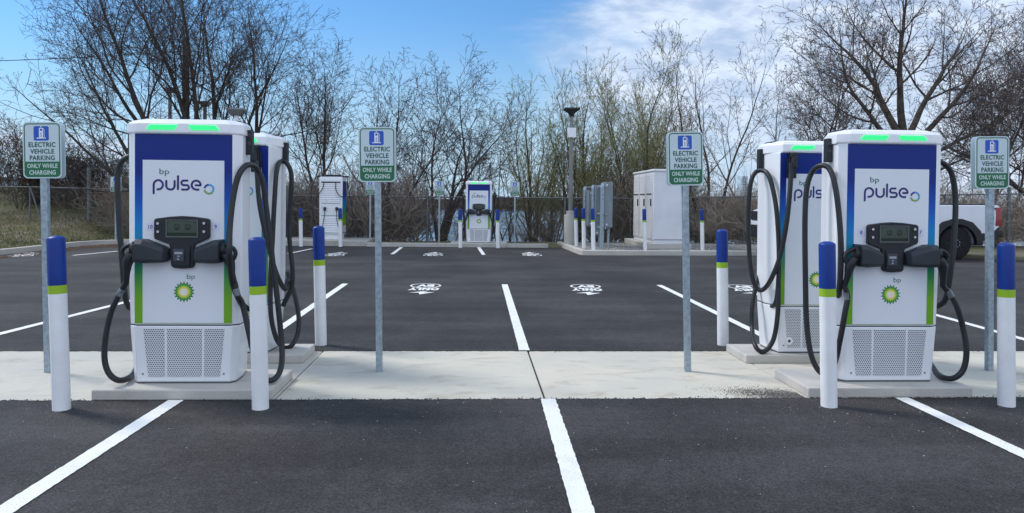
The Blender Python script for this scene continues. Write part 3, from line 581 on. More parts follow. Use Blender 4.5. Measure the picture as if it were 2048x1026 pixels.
Fq = [(j*nx+i, j*nx+i+1, (j+1)*nx+i+1, (j+1)*nx+i) for j in range(len(ys)-1) for i in range(nx-1)]
def grass_ground():
    m = mat('bank_soil', (.10, .09, .05), .95); t = m.node_tree; b = t.nodes['Principled BSDF']; g_ = N(t, 'ShaderNodeNewGeometry')
    def nz(s, d=5, r=.6):
        n = N(t, 'ShaderNodeTexNoise'); n.inputs['Scale'].default_value = s; n.inputs['Detail'].default_value = d; n.inputs['Roughness'].default_value = r
        t.links.new(g_.outputs['Position'], n.inputs['Vector']); return n.outputs[0]
    c = ramp(t, math_n(t, 'ADD', math_n(t, 'MULTIPLY', nz(.45, 6, .65), .65), math_n(t, 'MULTIPLY', nz(6, 5, .7), .35)), [(.34, (.060, .078, .022)), (.44, (.105, .115, .040)), (.52, (.145, .125, .070)), (.60, (.19, .165, .125)), (.70, (.22, .20, .18))])
    t.links.new(c, b.inputs['Base Color']); bp = N(t, 'ShaderNodeBump'); bp.inputs['Strength'].default_value = .8; bp.inputs['Distance'].default_value = .08
    t.links.new(nz(9, 6, .7), bp.inputs['Height']); t.links.new(bp.outputs[0], b.inputs['Normal']); return m
tag(np_mesh('terrain', V, Fq, [grass_ground()], smooth=True), 'grassy bank and rough ground around the lot', kind='structure')
wm = mat('lake_water', (.10, .15, .22), .12, bump=0); t_ = wm.node_tree; b_ = t_.nodes['Principled BSDF']
co = N(t_, 'ShaderNodeTexCoord'); mp = N(t_, 'ShaderNodeMapping'); mp.inputs['Scale'].default_value = (1.0, 2.2, 1); t_.links.new(co.outputs['Object'], mp.inputs[0])
nn = N(t_, 'ShaderNodeTexNoise'); nn.inputs['Scale'].default_value = 1.6; nn.inputs['Detail'].default_value = 6; t_.links.new(mp.outputs[0], nn.inputs['Vector'])
bp = N(t_, 'ShaderNodeBump'); bp.inputs['Strength'].default_value = .5; bp.inputs['Distance'].default_value = .12; t_.links.new(nn.outputs[0], bp.inputs['Height']); t_.links.new(bp.outputs[0], b_.inputs['Normal'])
m_ = MB(); m_.add([(-420, 26, WATER), (420, 26, WATER), (420, 262, WATER), (-420, 262, WATER)], [(0, 1, 2, 3)]); tag(m_.build('water', wm), 'blue lake water seen through the bare trees', kind='structure')

YF, YB = 5.405, 7.16                                     # the concrete walk
lot = [(-60, -30), (60, -30), (60, 19.4), (14.2, 19.6), (10.0, 20.5), (3, 24.3), (2.2, 23.75), (-7.3, 23.75), (-10.6, 23.75), (-11.3, 22.6), (-11.45, 18.6), (-12.6, 10), (-60, 10)]
m_ = MB()
def wav(y, amp, seed, x0=-60, x1=60):
    """ragged edge of rolled asphalt against the concrete"""
    r_ = random.Random(seed); P = []; x = -6.5
    while x < 8: P.append((x, y+r_.gauss(0, amp))); x += r_.uniform(.015, .06)
    return [(x0, y)]+P+[(x1, y)]
near = wav(YF+.012, .006, 3); back = wav(YB-.012, .005, 5)
m_.add([(x, y, .006) for x, y in [(-60, -30), (60, -30)]+near[::-1]], [tuple(range(len(near)+2))])
rest = back+[(60, 19.4), (14.2, 19.6), (10.0, 20.5), (3, 24.3), (2.2, 23.75), (-9.8, 23.75), (-10.55, 23.70), (-11.2, 23.27), (-11.54, 22.4), (-11.61, 21), (-11.68, 18.6), (-12.18, 14), (-12.83, 9), (-60, 9)]
m_.add([(x, y, .006) for x, y in rest], [tuple(range(len(rest)))])
o = m_.build('asphalt', M['asphalt']); tag(o, 'dark new asphalt of the parking lot', kind='structure')
m_ = MB(); m_.add([(-60, YF-.1, -.012), (60, YF-.1, -.012), (60, YB+.1, -.012), (-60, YB+.1, -.012)], [(0, 1, 2, 3)]); tag(m_.build('walk_bed', M['joint']), 'dark joints between the slabs of the concrete walk', kind='structure')
jx = [-60, -4.6, -1.43, .525, 2.52, 5.7, 60]
for i in range(len(jx)-1):
    g_ = .004 if i != 2 else .006; x0, x1 = jx[i]+g_, jx[i+1]-g_
    if i == 3: x0 += .006
    m_ = MB(); m_.box(x0, x1, YF-.02, YB+.02, -.10, .003 if i % 2 else .0045)
    tag(m_.build('concrete_walk', M[('strip_grey', 'strip_grey', 'strip', 'strip_warm', 'strip', 'strip')[i]], bevel=.005, seg=1), kind='structure')
for x0, x1, y0, y1 in ((-2.71, -1.45, 5.415, 6.06), (2.50, 3.77, 5.425, 6.06), (x2L-.55, -1.50, 6.62, 7.135), (2.46, x2R+.62, 6.60, 7.135)):
    m_ = MB(); m_.box(x0, x1, y0, y1, .001, PAD); o = m_.build('charger_pad', M['pad'], bevel=.014, seg=3); tag(o, kind='structure')

# kerbs: real steps with a gutterless face
def kerb(pts, h=.14, w=.15, name='kerb', mm='kerb', side=1):
    P = [np.array(p, float) for p in pts]; m_ = MB(); rings = []
    for i, p in enumerate(P):
        a = P[max(0, i-1)]; b = P[min(len(P)-1, i+1)]; d = (b-a)/np.linalg.norm(b-a); n = np.array([-d[1], d[0]])*side
        rings.append([(p[0], p[1], -.06), (p[0]+n[0]*.012, p[1]+n[1]*.012, h-.012), (p[0]+n[0]*.028, p[1]+n[1]*.028, h), (p[0]+n[0]*w, p[1]+n[1]*w, h), (p[0]+n[0]*w, p[1]+n[1]*w, -.06)])
    m_.loft(rings); return tag(m_.build(name, M[mm], bevel=0), kind='structure')
K1 = [(-12.75, 9), (-12.1, 14), (-11.6, 18.6), (-11.52, 21), (-11.45, 22.4), (-11.1, 23.2), (-10.5, 23.62), (-9.8, 23.68), (-7.45, 23.68)]
def soft(pts, n=5): return [tuple(p[:2]) for p in smooth_path([(*p, 0) for p in pts], n)]
kerb(soft(K1), .14, .16)
m_ = MB(); m_.box(-7.45, -3.32, 23.30, 25.4, -.06, .17); tag(m_.build('charger_pad', M['kerb'], bevel=.02), 'raised slab under the louvred charger', kind='structure')
xs_ = [-3.315, -.9, 1.0, 2.30]
for a, b in zip(xs_[:-1], xs_[1:]): kerb([(a+.006, 23.14), (b-.006, 23.14)], .125, .16)
m_ = MB(); m_.box(-.75, 1.05, 23.304, 24.6, -.05, .121); tag(m_.build('charger_pad', M['pad'], bevel=.012), kind='structure')
i0 = gr(1114, 492, 0); i1 = gr(1165, 511, 0)
isl = [(2.70, 24.4), (2.86, 20.25), (2.93, 20.06), (3.10, 20.0), (5.4, 20.13), (7.4, 20.25), (9.6, 20.4)]
kerb(isl[:2]+soft(isl[1:4], 3)[1:]+isl[4:], .135, .16)
def gravel_mat():
    m = mat('gravel_bed', (.20, .19, .18), .95, bump=1.0, bs=45); t = m.node_tree; b = t.nodes['Principled BSDF']; g_ = N(t, 'ShaderNodeNewGeometry')
    v = N(t, 'ShaderNodeTexVoronoi'); v.inputs['Scale'].default_value = 22; t.links.new(g_.outputs['Position'], v.inputs['Vector']); s_ = N(t, 'ShaderNodeSeparateColor'); t.links.new(v.outputs['Color'], s_.inputs[0])
    t.links.new(ramp(t, s_.outputs[0], [(0, (.07, .065, .06)), (.5, (.19, .18, .17)), (1, (.36, .35, .33))]), b.inputs['Base Color']); return m
M['gravel'] = gravel_mat()
m_ = MB(); m_.add([(2.84, 24.6, .10), (3.0, 20.15, .10), (9.6, 20.55, .10), (9.8, 24.6, .10)], [(0, 1, 2, 3)]); tag(m_.build('gravel_bed', M['gravel']), 'gravel filling the kerbed island', kind='structure')
m_ = MB()
for px_ in (1320, 1440): 
    q = gr(px_, 505, .1); m_.box(q.x-.004, q.x+.004, q.y-.4, q.y+.0, 0, .137)

# painted lines
def line(x0, y0, x1, y1, w=.102, seed=0, name='painted_line'):
    r_ = random.Random(seed+int(x0*100)); d = np.array([x1-x0, y1-y0]); L = np.linalg.norm(d); d /= L; n = np.array([-d[1], d[0]]); k = max(2, int(L/.03)); A = []; B = []
    for i in range(k+1):
        p = np.array([x0, y0])+d*L*i/k; a = w/2+r_.gauss(0, .0016); b = w/2+r_.gauss(0, .0016); A.append(p+n*a); B.append(p-n*b)
    P = A+B[::-1]; me = MB(); vs = [(p[0], p[1], .0105) for p in A]+[(p[0], p[1], .0105) for p in B]
    me.add(vs, [(i, i+1, k+1+i+1, k+1+i) for i in range(k)]); o = me.build(name, M['paint']); return tag(o, kind='structure')
W_ = 2.684
def lx(k): return .525+k*W_
for k, pts in ((-1, [(352, 803), (22, 1016)]), (0, [(1096, 800), (1166, 1026)]), (1, [(1806, 799), (2040, 908)])):
    a = gr(*pts[0]); b = gr(*pts[1]); s_ = (b.x-a.x)/(b.y-a.y); line(a.x+s_*(YF-.005-a.y), YF-.005, b.x+s_*(.5-b.y), .5, .108)
for pts in ([(688, 570), (571, 651)], [(1009, 569), (1048, 700)], [(1318, 571), (1524, 672)], [(257, 604), (5, 668)], [(1878, 633), (2040, 678)]):
    a = gr(*pts[0]); b = gr(*pts[1]); s_ = (b.x-a.x)/(b.y-a.y); y1 = 12.86 if 300 < pts[0][0] < 1500 else a.y+1.6
    line(b.x+s_*(YB+.01-b.y), YB+.01, b.x+s_*(y1-b.y), y1)
for pts in ([(803, 495), (770, 520)], [(957, 495), (968, 511)], [(624, 498), (576, 508)], [(235, 503), (146, 511.5)]):
    a = gr(*pts[0]); b = gr(*pts[1]); s_ = (b.x-a.x)/(b.y-a.y); y1 = min(a.y, 23.1); yy = 19.9 if pts[0][0] > 300 else b.y
    line(a.x+s_*(y1-a.y), y1, a.x+s_*(yy-a.y), yy)
# stencilled EV ONLY with a lightning bolt
def marking(x, y, rot, label):
    m_ = MB(); k = MB()
    def flat(poly): m_.add([(a, b, 0) for a, b in poly], [tuple(range(len(poly)))])
    def st(pts, w, closed=False):
        t2 = MB(); ribbon(t2, pts, w, 0, closed=closed, t=0); m_.add([(a, c, 0) for a, b, c in t2.v], t2.f)
    st([(.245*math.cos(R(a)), -.47+.30*math.sin(R(a))) for a in range(0, 360, 12)], .035, True)
    def tx(s, cx, cy, w, h):
        t2 = MB(); text(t2, s, cx, cy, w, h, 0, bold=.075, sp=1.14); m_.add([(a, c, 0) for a, b, c in t2.v], t2.f)
    tx('EV', 0, -.47, .29, .34); tx('ONLY', 0, .0, .50, .36)
    flat([(.02, .72), (-.20, .43), (-.02, .45), (-.10, .26), (.20, .50), (.04, .50)])
    o = m_.build('stencil_marking', M['paint']); o.location = (x, y, .0105); o.rotation_euler.z = rot
    tag(o, label, kind='structure'); return o
marking(gr(848, 578).x, 12.15, math.pi, 'stencilled EV ONLY marking in the stall left of the centre line'); p = gr(1172, 579); o = marking(p.x, 12.15, math.pi-.10, 'stencilled EV ONLY marking in the stall right of the centre line')
p = gr(1490, 579); marking(p.x, 12.2, math.pi-.15, 'stencilled EV ONLY marking beside the rear right charger')
for px_ in (675, 868, 1062): p = gr(px_, 508.5); marking(p.x, p.y, 0, 'distant stencilled EV ONLY marking')
p = gr(52, 509.5); marking(p.x, p.y, .3, 'distant stencilled EV ONLY marking by the left kerb')

# loose stones, grit and needles
def scatter(name, spots, mm, label, smin, smax, seed=1, flat=.6):
    r_ = np.random.RandomState(seed); base = np.array([(1, 0, 0), (-1, 0, 0), (0, 1, 0), (0, -1, 0), (0, 0, 1), (0, 0, -1)], float); fc = np.array([(0, 2, 4), (2, 1, 4), (1, 3, 4), (3, 0, 4), (2, 0, 5), (1, 2, 5), (3, 1, 5), (0, 3, 5)])
    S = np.array(spots); n = len(S); sz = np.exp(r_.uniform(math.log(smin), math.log(smax), n))
    Vv = base[None]*(sz[:, None, None]*r_.uniform(.6, 1.2, (n, 6, 1))); a = r_.uniform(0, 6.28, n); ca, sa = np.cos(a)[:, None], np.sin(a)[:, None]
    X = Vv[..., 0]*ca-Vv[..., 1]*sa*.7; Y = Vv[..., 0]*sa+Vv[..., 1]*ca*.7; Zz = Vv[..., 2]*flat
    P = np.stack([X+S[:, 0:1], Y+S[:, 1:2], Zz+S[:, 2:3]+sz[:, None]*flat*.45], -1).reshape(-1, 3); Fs = (fc[None]+6*np.arange(n)[:, None, None]).reshape(-1, 3)
    return tag(np_mesh(name, P, Fs, [M[mm]]), label, kind='stuff')
r_ = np.random.RandomState(4)
sp = [(x, y, .006) for x, y in zip(r_.uniform(-4, 5, 260), 5.35-np.abs(r_.normal(0, 1.6, 260))) if y > 1.8]+[(x, y, .006) for x, y in zip(r_.normal(3.0, .7, 90), 5.2-np.abs(r_.normal(0, .45, 90)))]
scatter('loose_pebbles', sp, 'stone', 'pale pebbles strewn over the near asphalt', .0022, .0065, 2)
sp = []
for _ in range(9500):
    t = r_.beta(1.3, 1.9); x = 2.62-t*.62+r_.normal(0, .13); y = 5.37+.07*r_.normal()+.34*t**1.5*(.6+.4*r_.rand())+abs(r_.normal(0, .06))
    if y < 5.0 or (x > 2.48 and y > 5.40): continue
    sp.append((x, y, .004))
for _ in range(1500): sp.append((2.75+r_.normal(0, .45), 5.33-abs(r_.normal(0, .14)), .006))
scatter('asphalt_grit', sp, 'grit', 'dark grit spilled over the edge of the walk by the right charger pad', .0016, .0055, 3, .5)
sp = [(x, YF+r_.normal(0, .018), .005) for x in r_.uniform(-4, 4.6, 2400)]+[(x, YB+r_.normal(0, .018), .005) for x in r_.uniform(-4, 5, 1500)]
M['crumb'] = mat('asphalt_crumb', (.028, .027, .028), .9); scatter('asphalt_crumbs', sp, 'crumb', 'black asphalt crumbs along both edges of the walk', .003, .010, 5, .45)
sp = [(-11.25+abs(r_.normal(0, .22)), y, .008) for y in r_.uniform(16, 23.3, 1300)]+[(x, 23.55-abs(r_.normal(0, .35)), .008) for x in r_.uniform(-11.2, -8, 700)]+[(-10.9+r_.normal(0, .5), 22.6+r_.normal(0, .5), .008) for _ in range(900)]
scatter('fallen_needles', sp, 'needle', 'rusty brown needles drifted against the left kerb', .010, .035, 6, .35)
sp = [(r_.uniform(3.05, 9.4), r_.uniform(20.3, 24), .10) for _ in range(4500)]; sp = [s_ for s_ in sp if not (s_[0] > 4.9 and s_[0] < 6.5 and s_[1] > 21.3)]
scatter('island_gravel', sp, 'stone', 'loose gravel on the kerbed island', .01, .03, 7, .5)
sp = []
for _ in range(900):
    x, y = r_.uniform(-26, -11.8), r_.uniform(20, 36); sp.append((x, y, ground_z(x, y)))
scatter('bank_stones', sp, 'stone', 'pale stones lying on the grassy bank', .02, .06, 8, .5)

# ------------------------------------------------------------------ bollards
def make_bollard():
    t = empty('bollard', (0, 0, 0)); m_ = MB()
    m_.lathe([(.0565, -.02), (.0565, .795)], n=32); m_.build('post', M['bwhite'], t)
    m_ = MB(); m_.lathe([(.0570, .795), (.0570, .852)], n=32); m_.build('band', M['blime'], t)
    m_ = MB(); m_.lathe([(.0572, .852), (.0572, 1.162), (.0555, 1.168), (.048, 1.175), (.036, 1.181), (.020, 1.186), (.004, 1.187)], n=32); m_.build('sleeve', M['bblue'], t)
    return t
B0 = make_bollard(); used = []
def bollard(base, top, Y, label, grp, z=0.0, k=1.0):
    o = B0 if not used else dup(B0); used.append(1)
    tag(o, label, 'bollard', grp); b = at(*base, Y); H = 1.187*k
    o.location = (b.x, Y, z); o.scale = (k, k, k)
    if top: tp = at(*top, Y); o.rotation_euler = (0, math.atan2(tp.x-b.x, H), 0)
    return o
GF = 'blue-topped bollards beside the front chargers'
bollard((123.5, 818), (111.5, 466), 5.19, 'front bollard left of the charger numbered 10 and 9, leaning slightly', GF)
bollard((521, 814), (513.5, 474), 5.19, 'front bollard right of the charger numbered 10 and 9', GF)
bollard((1658, 816), (1654, 484), 5.19, 'front bollard left of the charger numbered 8 and 7', GF)
bollard((2013, 813), (2012, 485), 5.19, 'front bollard at the right edge, right of the charger numbered 8 and 7', GF)
GM = 'blue-topped bollards behind the concrete walk'
bollard((642, 689), (637, 454), 7.46, 'bollard on the asphalt behind the walk, right of the left pair of chargers', GM)
bollard((1446, 691), (1444, 459), 7.46, 'bollard on the asphalt behind the walk, left of the right pair of chargers', GM)
GB = 'small bollards across the lot'
bollard((602, 494), (601, 424), 23.0, 'far bollard left of the louvred side-on charger', GB)
bollard((681, 494), (680, 425), 23.0, 'far bollard right of the louvred side-on charger', GB)
bollard((921, 495), (920, 426), 22.9, 'far bollard left of the distant charger facing the camera', GB)
bollard((996, 495), (995, 425), 22.9, 'far bollard right of the distant charger facing the camera', GB)
GI = 'small bollards on the kerbed island'
for (bx_, by_, tx_, ty_, Y, lb) in ((1153, 491, 1153, 424, 22.5, 'island bollard nearest the lamp post, first of the row of three by the grey enclosures'), (1168, 497, 1167, 424, 21.6, 'middle bollard of the row of three by the grey enclosures'),
        (1187, 499, 1186, 425, 20.75, 'nearest of the row of three island bollards by the grey enclosures'), (1290, 499, 1289, 424, 20.8, 'island bollard in front of the tall white cabinet'), (1405, 499, 1405, 424, 21.0, 'lone island bollard to the right of the tall white cabinet')):
    bollard((bx_, by_), None, Y, lb, GI, .12, .97)

# ------------------------------------------------------------------ signs
def px4(x, y): return ((x-412)/1835, (905-y)/1835)          # metres on the sign face, z from its lower edge
def sign_face(root, xf):
    P = [px4(0, 0)]
    w, h = .305, .4572
    m_ = MB(); m_.prism(rrect(-w/2, w/2, 0, h, .036), -.0015, .0015); s = m_.build('sign_panel', [M['signw']], root, xf=xf)
    m_ = MB(); ribbon(m_, rrect(-w/2+.014, w/2-.014, .014, h-.014, .028), .0085, -.0016, closed=True, t=.0006)
    lo = [p for p in rrect(-w/2+.012, w/2-.012, .012, .30, .028) if p[1] < .10]
    lo = arc(-w/2+.040, .040, .028, 180, 270, 6)+arc(w/2-.040, .040, .028, 270, 360, 6)
    a = px4(0, 655)[1]
    m_.add([(x, -.0021, z) for x, z in lo+[(w/2-.012, a), (-w/2+.012, a)]], [tuple(range(len(lo)+2))]); m_.build('border', M['signg'], s, xf=xf)
    m_ = MB()
    for tx, y, hh, ww in (('ELECTRIC', 402, 74, 392), ('VEHICLE', 502, 72, 348), ('PARKING', 600, 74, 364)):
        q = px4(412, y); text(m_, tx, 0, q[1], ww/1835, hh/1835, -.0026, bold=.028, sp=1.06)
    m_.build('lettering', M['signt'], s, xf=xf); m_ = MB()
    for tx, y, hh, ww in (('ONLY WHILE', 719, 68, 442), ('CHARGING', 818, 70, 386)):
        q = px4(412, y); text(m_, tx, 0, q[1], ww/1835, hh/1835, -.0028, bold=.035, sp=1.05)
    m_.build('lettering', M['signl'], s, xf=xf)
    m_ = MB(); a = px4(293, 342); b = px4(513, 125); m_.add([(x, -.0022, z) for x, z in rrect(a[0], b[0], a[1], b[1], .014)], [tuple(range(24))]); ic = m_.build('symbol_plate', M['signb'], s, xf=xf)
    m_ = MB()
    def poly(pts, y, m=0): m_.add([(px4(*p)[0], y, px4(*p)[1]) for p in pts], [tuple(range(len(pts)))], m)
    poly([(335, 298), (472, 298), (472, 312), (335, 312)], -.0028); poly([(372, 152), (432, 152), (432, 298), (372, 298)], -.0028)
    ribbon(m_, [px4(*p) for p in ((436, 162), (448, 176), (450, 210), (446, 240), (455, 285), (440, 292))], .0038, -.0028)
    poly([(386, 164), (420, 164), (420, 196), (386, 196)], -.0031, 1)
    for tx, y in (('E', 238), ('V', 276)):
        q = px4(402, y); text(m_, tx, q[0], q[1], None, 30/1835, -.0031, 1, bold=.03)
    m_.build('pump_symbol', [M['bwhite'], M['signb']], ic, xf=xf)
    m_ = MB()
    for y in (137, 826):
        q = px4(402, y); m_.cyl((q[0], -.0065, q[1]), (q[0], -.001, q[1]), .005, .0065, 12)
    m_.build('bolt', M['chrome'], s, xf=xf)
def make_sign():
    t = empty('parking_sign', (0, 0, 0)); m_ = MB(); m_.box(-.0255, .0255, 0, .051, -.02, 1.93); m_.build('post', M['galv'], t, bevel=.004, seg=2)
    m_ = MB()
    T = Matrix.Translation((0, -.004, 1.598)); sign_face(t, T); sign_face(t, Matrix.Translation((0, .055, 1.598)) @ Matrix.Rotation(math.pi, 4, 'Z'))
    return t
S0 = make_sign(); sg = []
def sign(base, top, Y, label, grp, rz=0.0, z=0.0):
    o = S0 if not sg else dup(S0); sg.append(1); tag(o, label, 'parking sign', grp); b = at(*base, Y); o.location = (b.x, Y, z)
    ry = math.atan2(at(*top, Y).x-b.x, 2.055) if top else 0
    o.rotation_euler = (0, ry, rz); return o
GS = 'electric vehicle parking signs on the concrete walk'; Y0 = 6.28
sign((94, 746), (84, 237), Y0, 'green and white parking sign at the left edge, behind the leaning bollard', GS)
sign((758, 743), (754, 259), Y0, 'parking sign on the walk right of the left pair of chargers', GS)
sign((1377, 743), (1370, 269), Y0, 'parking sign on the walk in front of the tall white cabinet', GS)
sign((1982, 742), (1984, 273), Y0, 'parking sign on the walk in front of the white pickup', GS)
GS2 = 'small parking signs along the far fence'
sign((740, 480), None, 24.1, 'tiny far parking sign right behind the post of a near sign', GS2, z=.02)
sign((878, 480), None, 24.1, 'tiny far parking sign left of the distant charger facing the camera', GS2, z=.02)
sign((1029, 480), None, 24.1, 'tiny far parking sign right of the distant charger facing the camera', GS2, z=.02)
sign((231, 480), None, 23.4, 'tiny far parking sign behind the cable of the charger numbered 10', GS2, z=.02)

# ------------------------------------------------------------------ island equipment
def lamp():
    p = gr(1139, 487, .12); t = empty('lamp_post', (p.x, 23.4, .10), 0, 'grey lamp post on a round concrete base with a flat dark head', 'lamp post')
    m_ = MB(); m_.lathe([(.20, -.05), (.20, .92), (.19, .94), (.13, .94), (.13, 1.05), (.12, 1.06), (0.001, 1.06)], n=32); m_.build('base', M['kerb'], t)
    m_ = MB(); m_.tube([(0, 0, 1.05), (0, 0, 4.10)], [.070, .055], 14); m_.build('pole', M['lampgrey'], t)
    m_ = MB(); m_.box(-.13, .13, -.15, -.06, 3.36, 3.66); m_.build('junction_box', M['white2'], t, bevel=.01)
    m_ = MB(); m_.tube([(0, 0, 4.02), (0, 0, 4.12), (0, 0, 4.20), (0, 0, 4.24)], [.07, .10, .17, .18], 12); m_.box(-.24, .24, -.2, .2, 4.24, 4.29)
    m_.loft([[(-.08, -.08, 4.12), (.08, -.08, 4.12), (.08, .08, 4.12), (-.08, .08, 4.12)], [(-.23, -.19, 4.23), (.23, -.19, 4.23), (.23, .19, 4.23), (-.23, .19, 4.23)]]); m_.build('lamp_head', M['lampblack'], t)
lamp()
def flat_lamp(px, py, Y, w, label, pole):
    p = at(px, py, Y); t = empty('street_lamp', (p.x, Y, 0), 0, label, 'street lamp', 'street lamps behind the left chargers'); H = p.z
    m_ = MB(); m_.tube([(0, 0, -.3), (0, 0, H-.12)], [.09, .07], 12); m_.build('pole', M[pole], t)
    m_ = MB(); m_.loft([[(-w*.28, -.12, H-.17), (w*.3, -.12, H-.17), (w*.3, .12, H-.17), (-w*.28, .12, H-.17)], [(-w/2, -.2, H-.02), (w/2, -.2, H-.02), (w/2, .2, H-.02), (-w/2, .2, H-.02)], [(-w/2, -.2, H+.02), (w/2, -.2, H+.02), (w/2, .2, H+.02), (-w/2, .2, H+.02)]]); m_.build('lamp_head', M['lampgrey'], t, bevel=.01)
    return t
flat_lamp(473, 219, 21.5, .48, 'street lamp with flat grey head just above the left charger roof', 'white2')
flat_lamp(410, 204, 30, .42, 'small street lamp head among the tree stems above the left charger', 'lampgrey')
flat_lamp(340, 177, 31, .44, 'higher street lamp head among the tree stems above the left charger', 'lampgrey')
def strut_post(px, Y, top, label):
    p = gr(px, 497, .12); x = at(px, 450, Y).x; t = empty('steel_post', (x, Y, .08), 0, label, 'steel post', 'galvanised posts carrying the grey enclosures')
    H = at(px, top, Y).z-.08; m_ = MB(); m_.cyl((0, 0, 0), (0, 0, H-.06), .060, .060, 18); m_.build('post', M['galv'], t)
    m_ = MB(); m_.lathe([(.066, H-.08), (.066, H-.02), (.05, H+.02), (.045, H+.05), (.001, H+.07)], n=18); m_.build('cap', M['galv'], t)
    m_ = MB()
    for z in (H-.28, H-.40): m_.box(-.012, .012, -.066, -.056, z, z+.03)
    m_.build('bolt', M['seam'], t); return x
strut_post(1169, 23.3, 377, 'farthest galvanised post of the enclosure rack, beside the lamp post'); strut_post(1186, 22.2, 374, 'middle galvanised post of the enclosure rack'); xr = strut_post(1204, 21.2, 371, 'nearest galvanised post of the enclosure rack')
m_ = MB()
for z in (1.10, 1.90, .70):
    a = at(1169, 450, 23.3); b = at(1204, 450, 21.2); m_.tube([(a.x+.09, 23.4, z), (b.x+.09, 21.1, z)], [.025, .025], 6)
tag(m_.build('mounting_rail', M['galv'], None), 'horizontal steel rails joining the three galvanised posts', 'mounting rail')
for (Y0_, Y1_, z0, z1, dx, lb) in ((21.25, 21.85, .72, 2.02, .13, 'large grey enclosure at the near end of the rack'), (22.05, 22.6, .45, 1.95, .12, 'grey enclosure in the middle of the rack, partly behind the posts'), (22.75, 23.15, .7, 1.8, .12, 'grey enclosure at the far end of the rack')):
    x = xr+dx-(Y1_-21.5)*.17; t = empty('electrical_enclosure', (x, Y0_, z0), 0, lb, 'electrical box', 'grey electrical enclosures on the rack')
    m_ = MB(); m_.box(0, .24, 0, Y1_-Y0_, 0, z1-z0); b_ = m_.build('cabinet', M['box'], t, bevel=.012)
    m_ = MB(); m_.box(.05, .09, -.012, .0, .06, .11); m_.box(.05, .09, -.012, 0, z1-z0-.1, z1-z0-.06); m_.build('latch', M['white2'], t)
    m_ = MB(); m_.tube([(.16, .2, -z0+.1), (.16, .2, .01)], [.035, .035], 10); m_.build('conduit', M['galv'], t)
def cabinet():
    p = at(1306, 492, 21.55); x0 = p.x; x1 = at(1363, 492, 21.55).x+.10; D = 2.75; z0 = .26; H = 3.0*0+at(1306, 338, 21.55).z-z0
    t = empty('transformer_cabinet', (x0, 21.55, z0), 0, 'tall white cabinet with three louvred doors standing on the gravel island', 'electrical cabinet'); w = x1-x0
    m_ = MB(); m_.box(0, w, 0, D, .08, H-.05); m_.build('body', M['cab'], t, bevel=.012)
    m_ = MB(); m_.box(.02, w-.02, .02, D-.02, 0, .09); m_.build('plinth', M['cab'], t)
    m_ = MB(); m_.box(-.035, w+.035, -.035, D+.035, H-.06, H); m_.build('roof', M['white2'], t, bevel=.015)
    for i in range(3):
        a = .10+i*.88; d = MB(); d.box(-.022, 0, a, a+.76, .12, H-.12); dr = d.build('door', M['cabd'], t, bevel=.005, seg=1)
        for zs, n_ in ((1.55, 8), (.25, 8)):
            v = MB()
            for k in range(n_): v.box(-.030, -.021, a+.08, a+.68, zs+k*.06, zs+k*.06+.03)
            v.build('vent', M['cab'], dr)
        v = MB(); v.box(-.034, -.021, a+.05, a+.70, 1.42, 1.46); v.build('trim', M['grey'], dr)
        v = MB(); v.box(-.055, -.021, a+.08, a+.12, 1.08, 1.30); v.build('handle', M['black'], dr, bevel=.004, seg=1)
    m_ = MB(); m_.box(.02, w-.02, -.004, .002, .10, .115); m_.build('seam', M['grey'], t)
    m_ = MB(); m_.box(x0-.25, x1+.15, 21.35, 24.5, .10, .262); tag(m_.build('cabinet_plinth', M['pad'], bevel=.015), 'low concrete slab under the tall white cabinet', 'concrete slab', kind='structure')
cabinet()

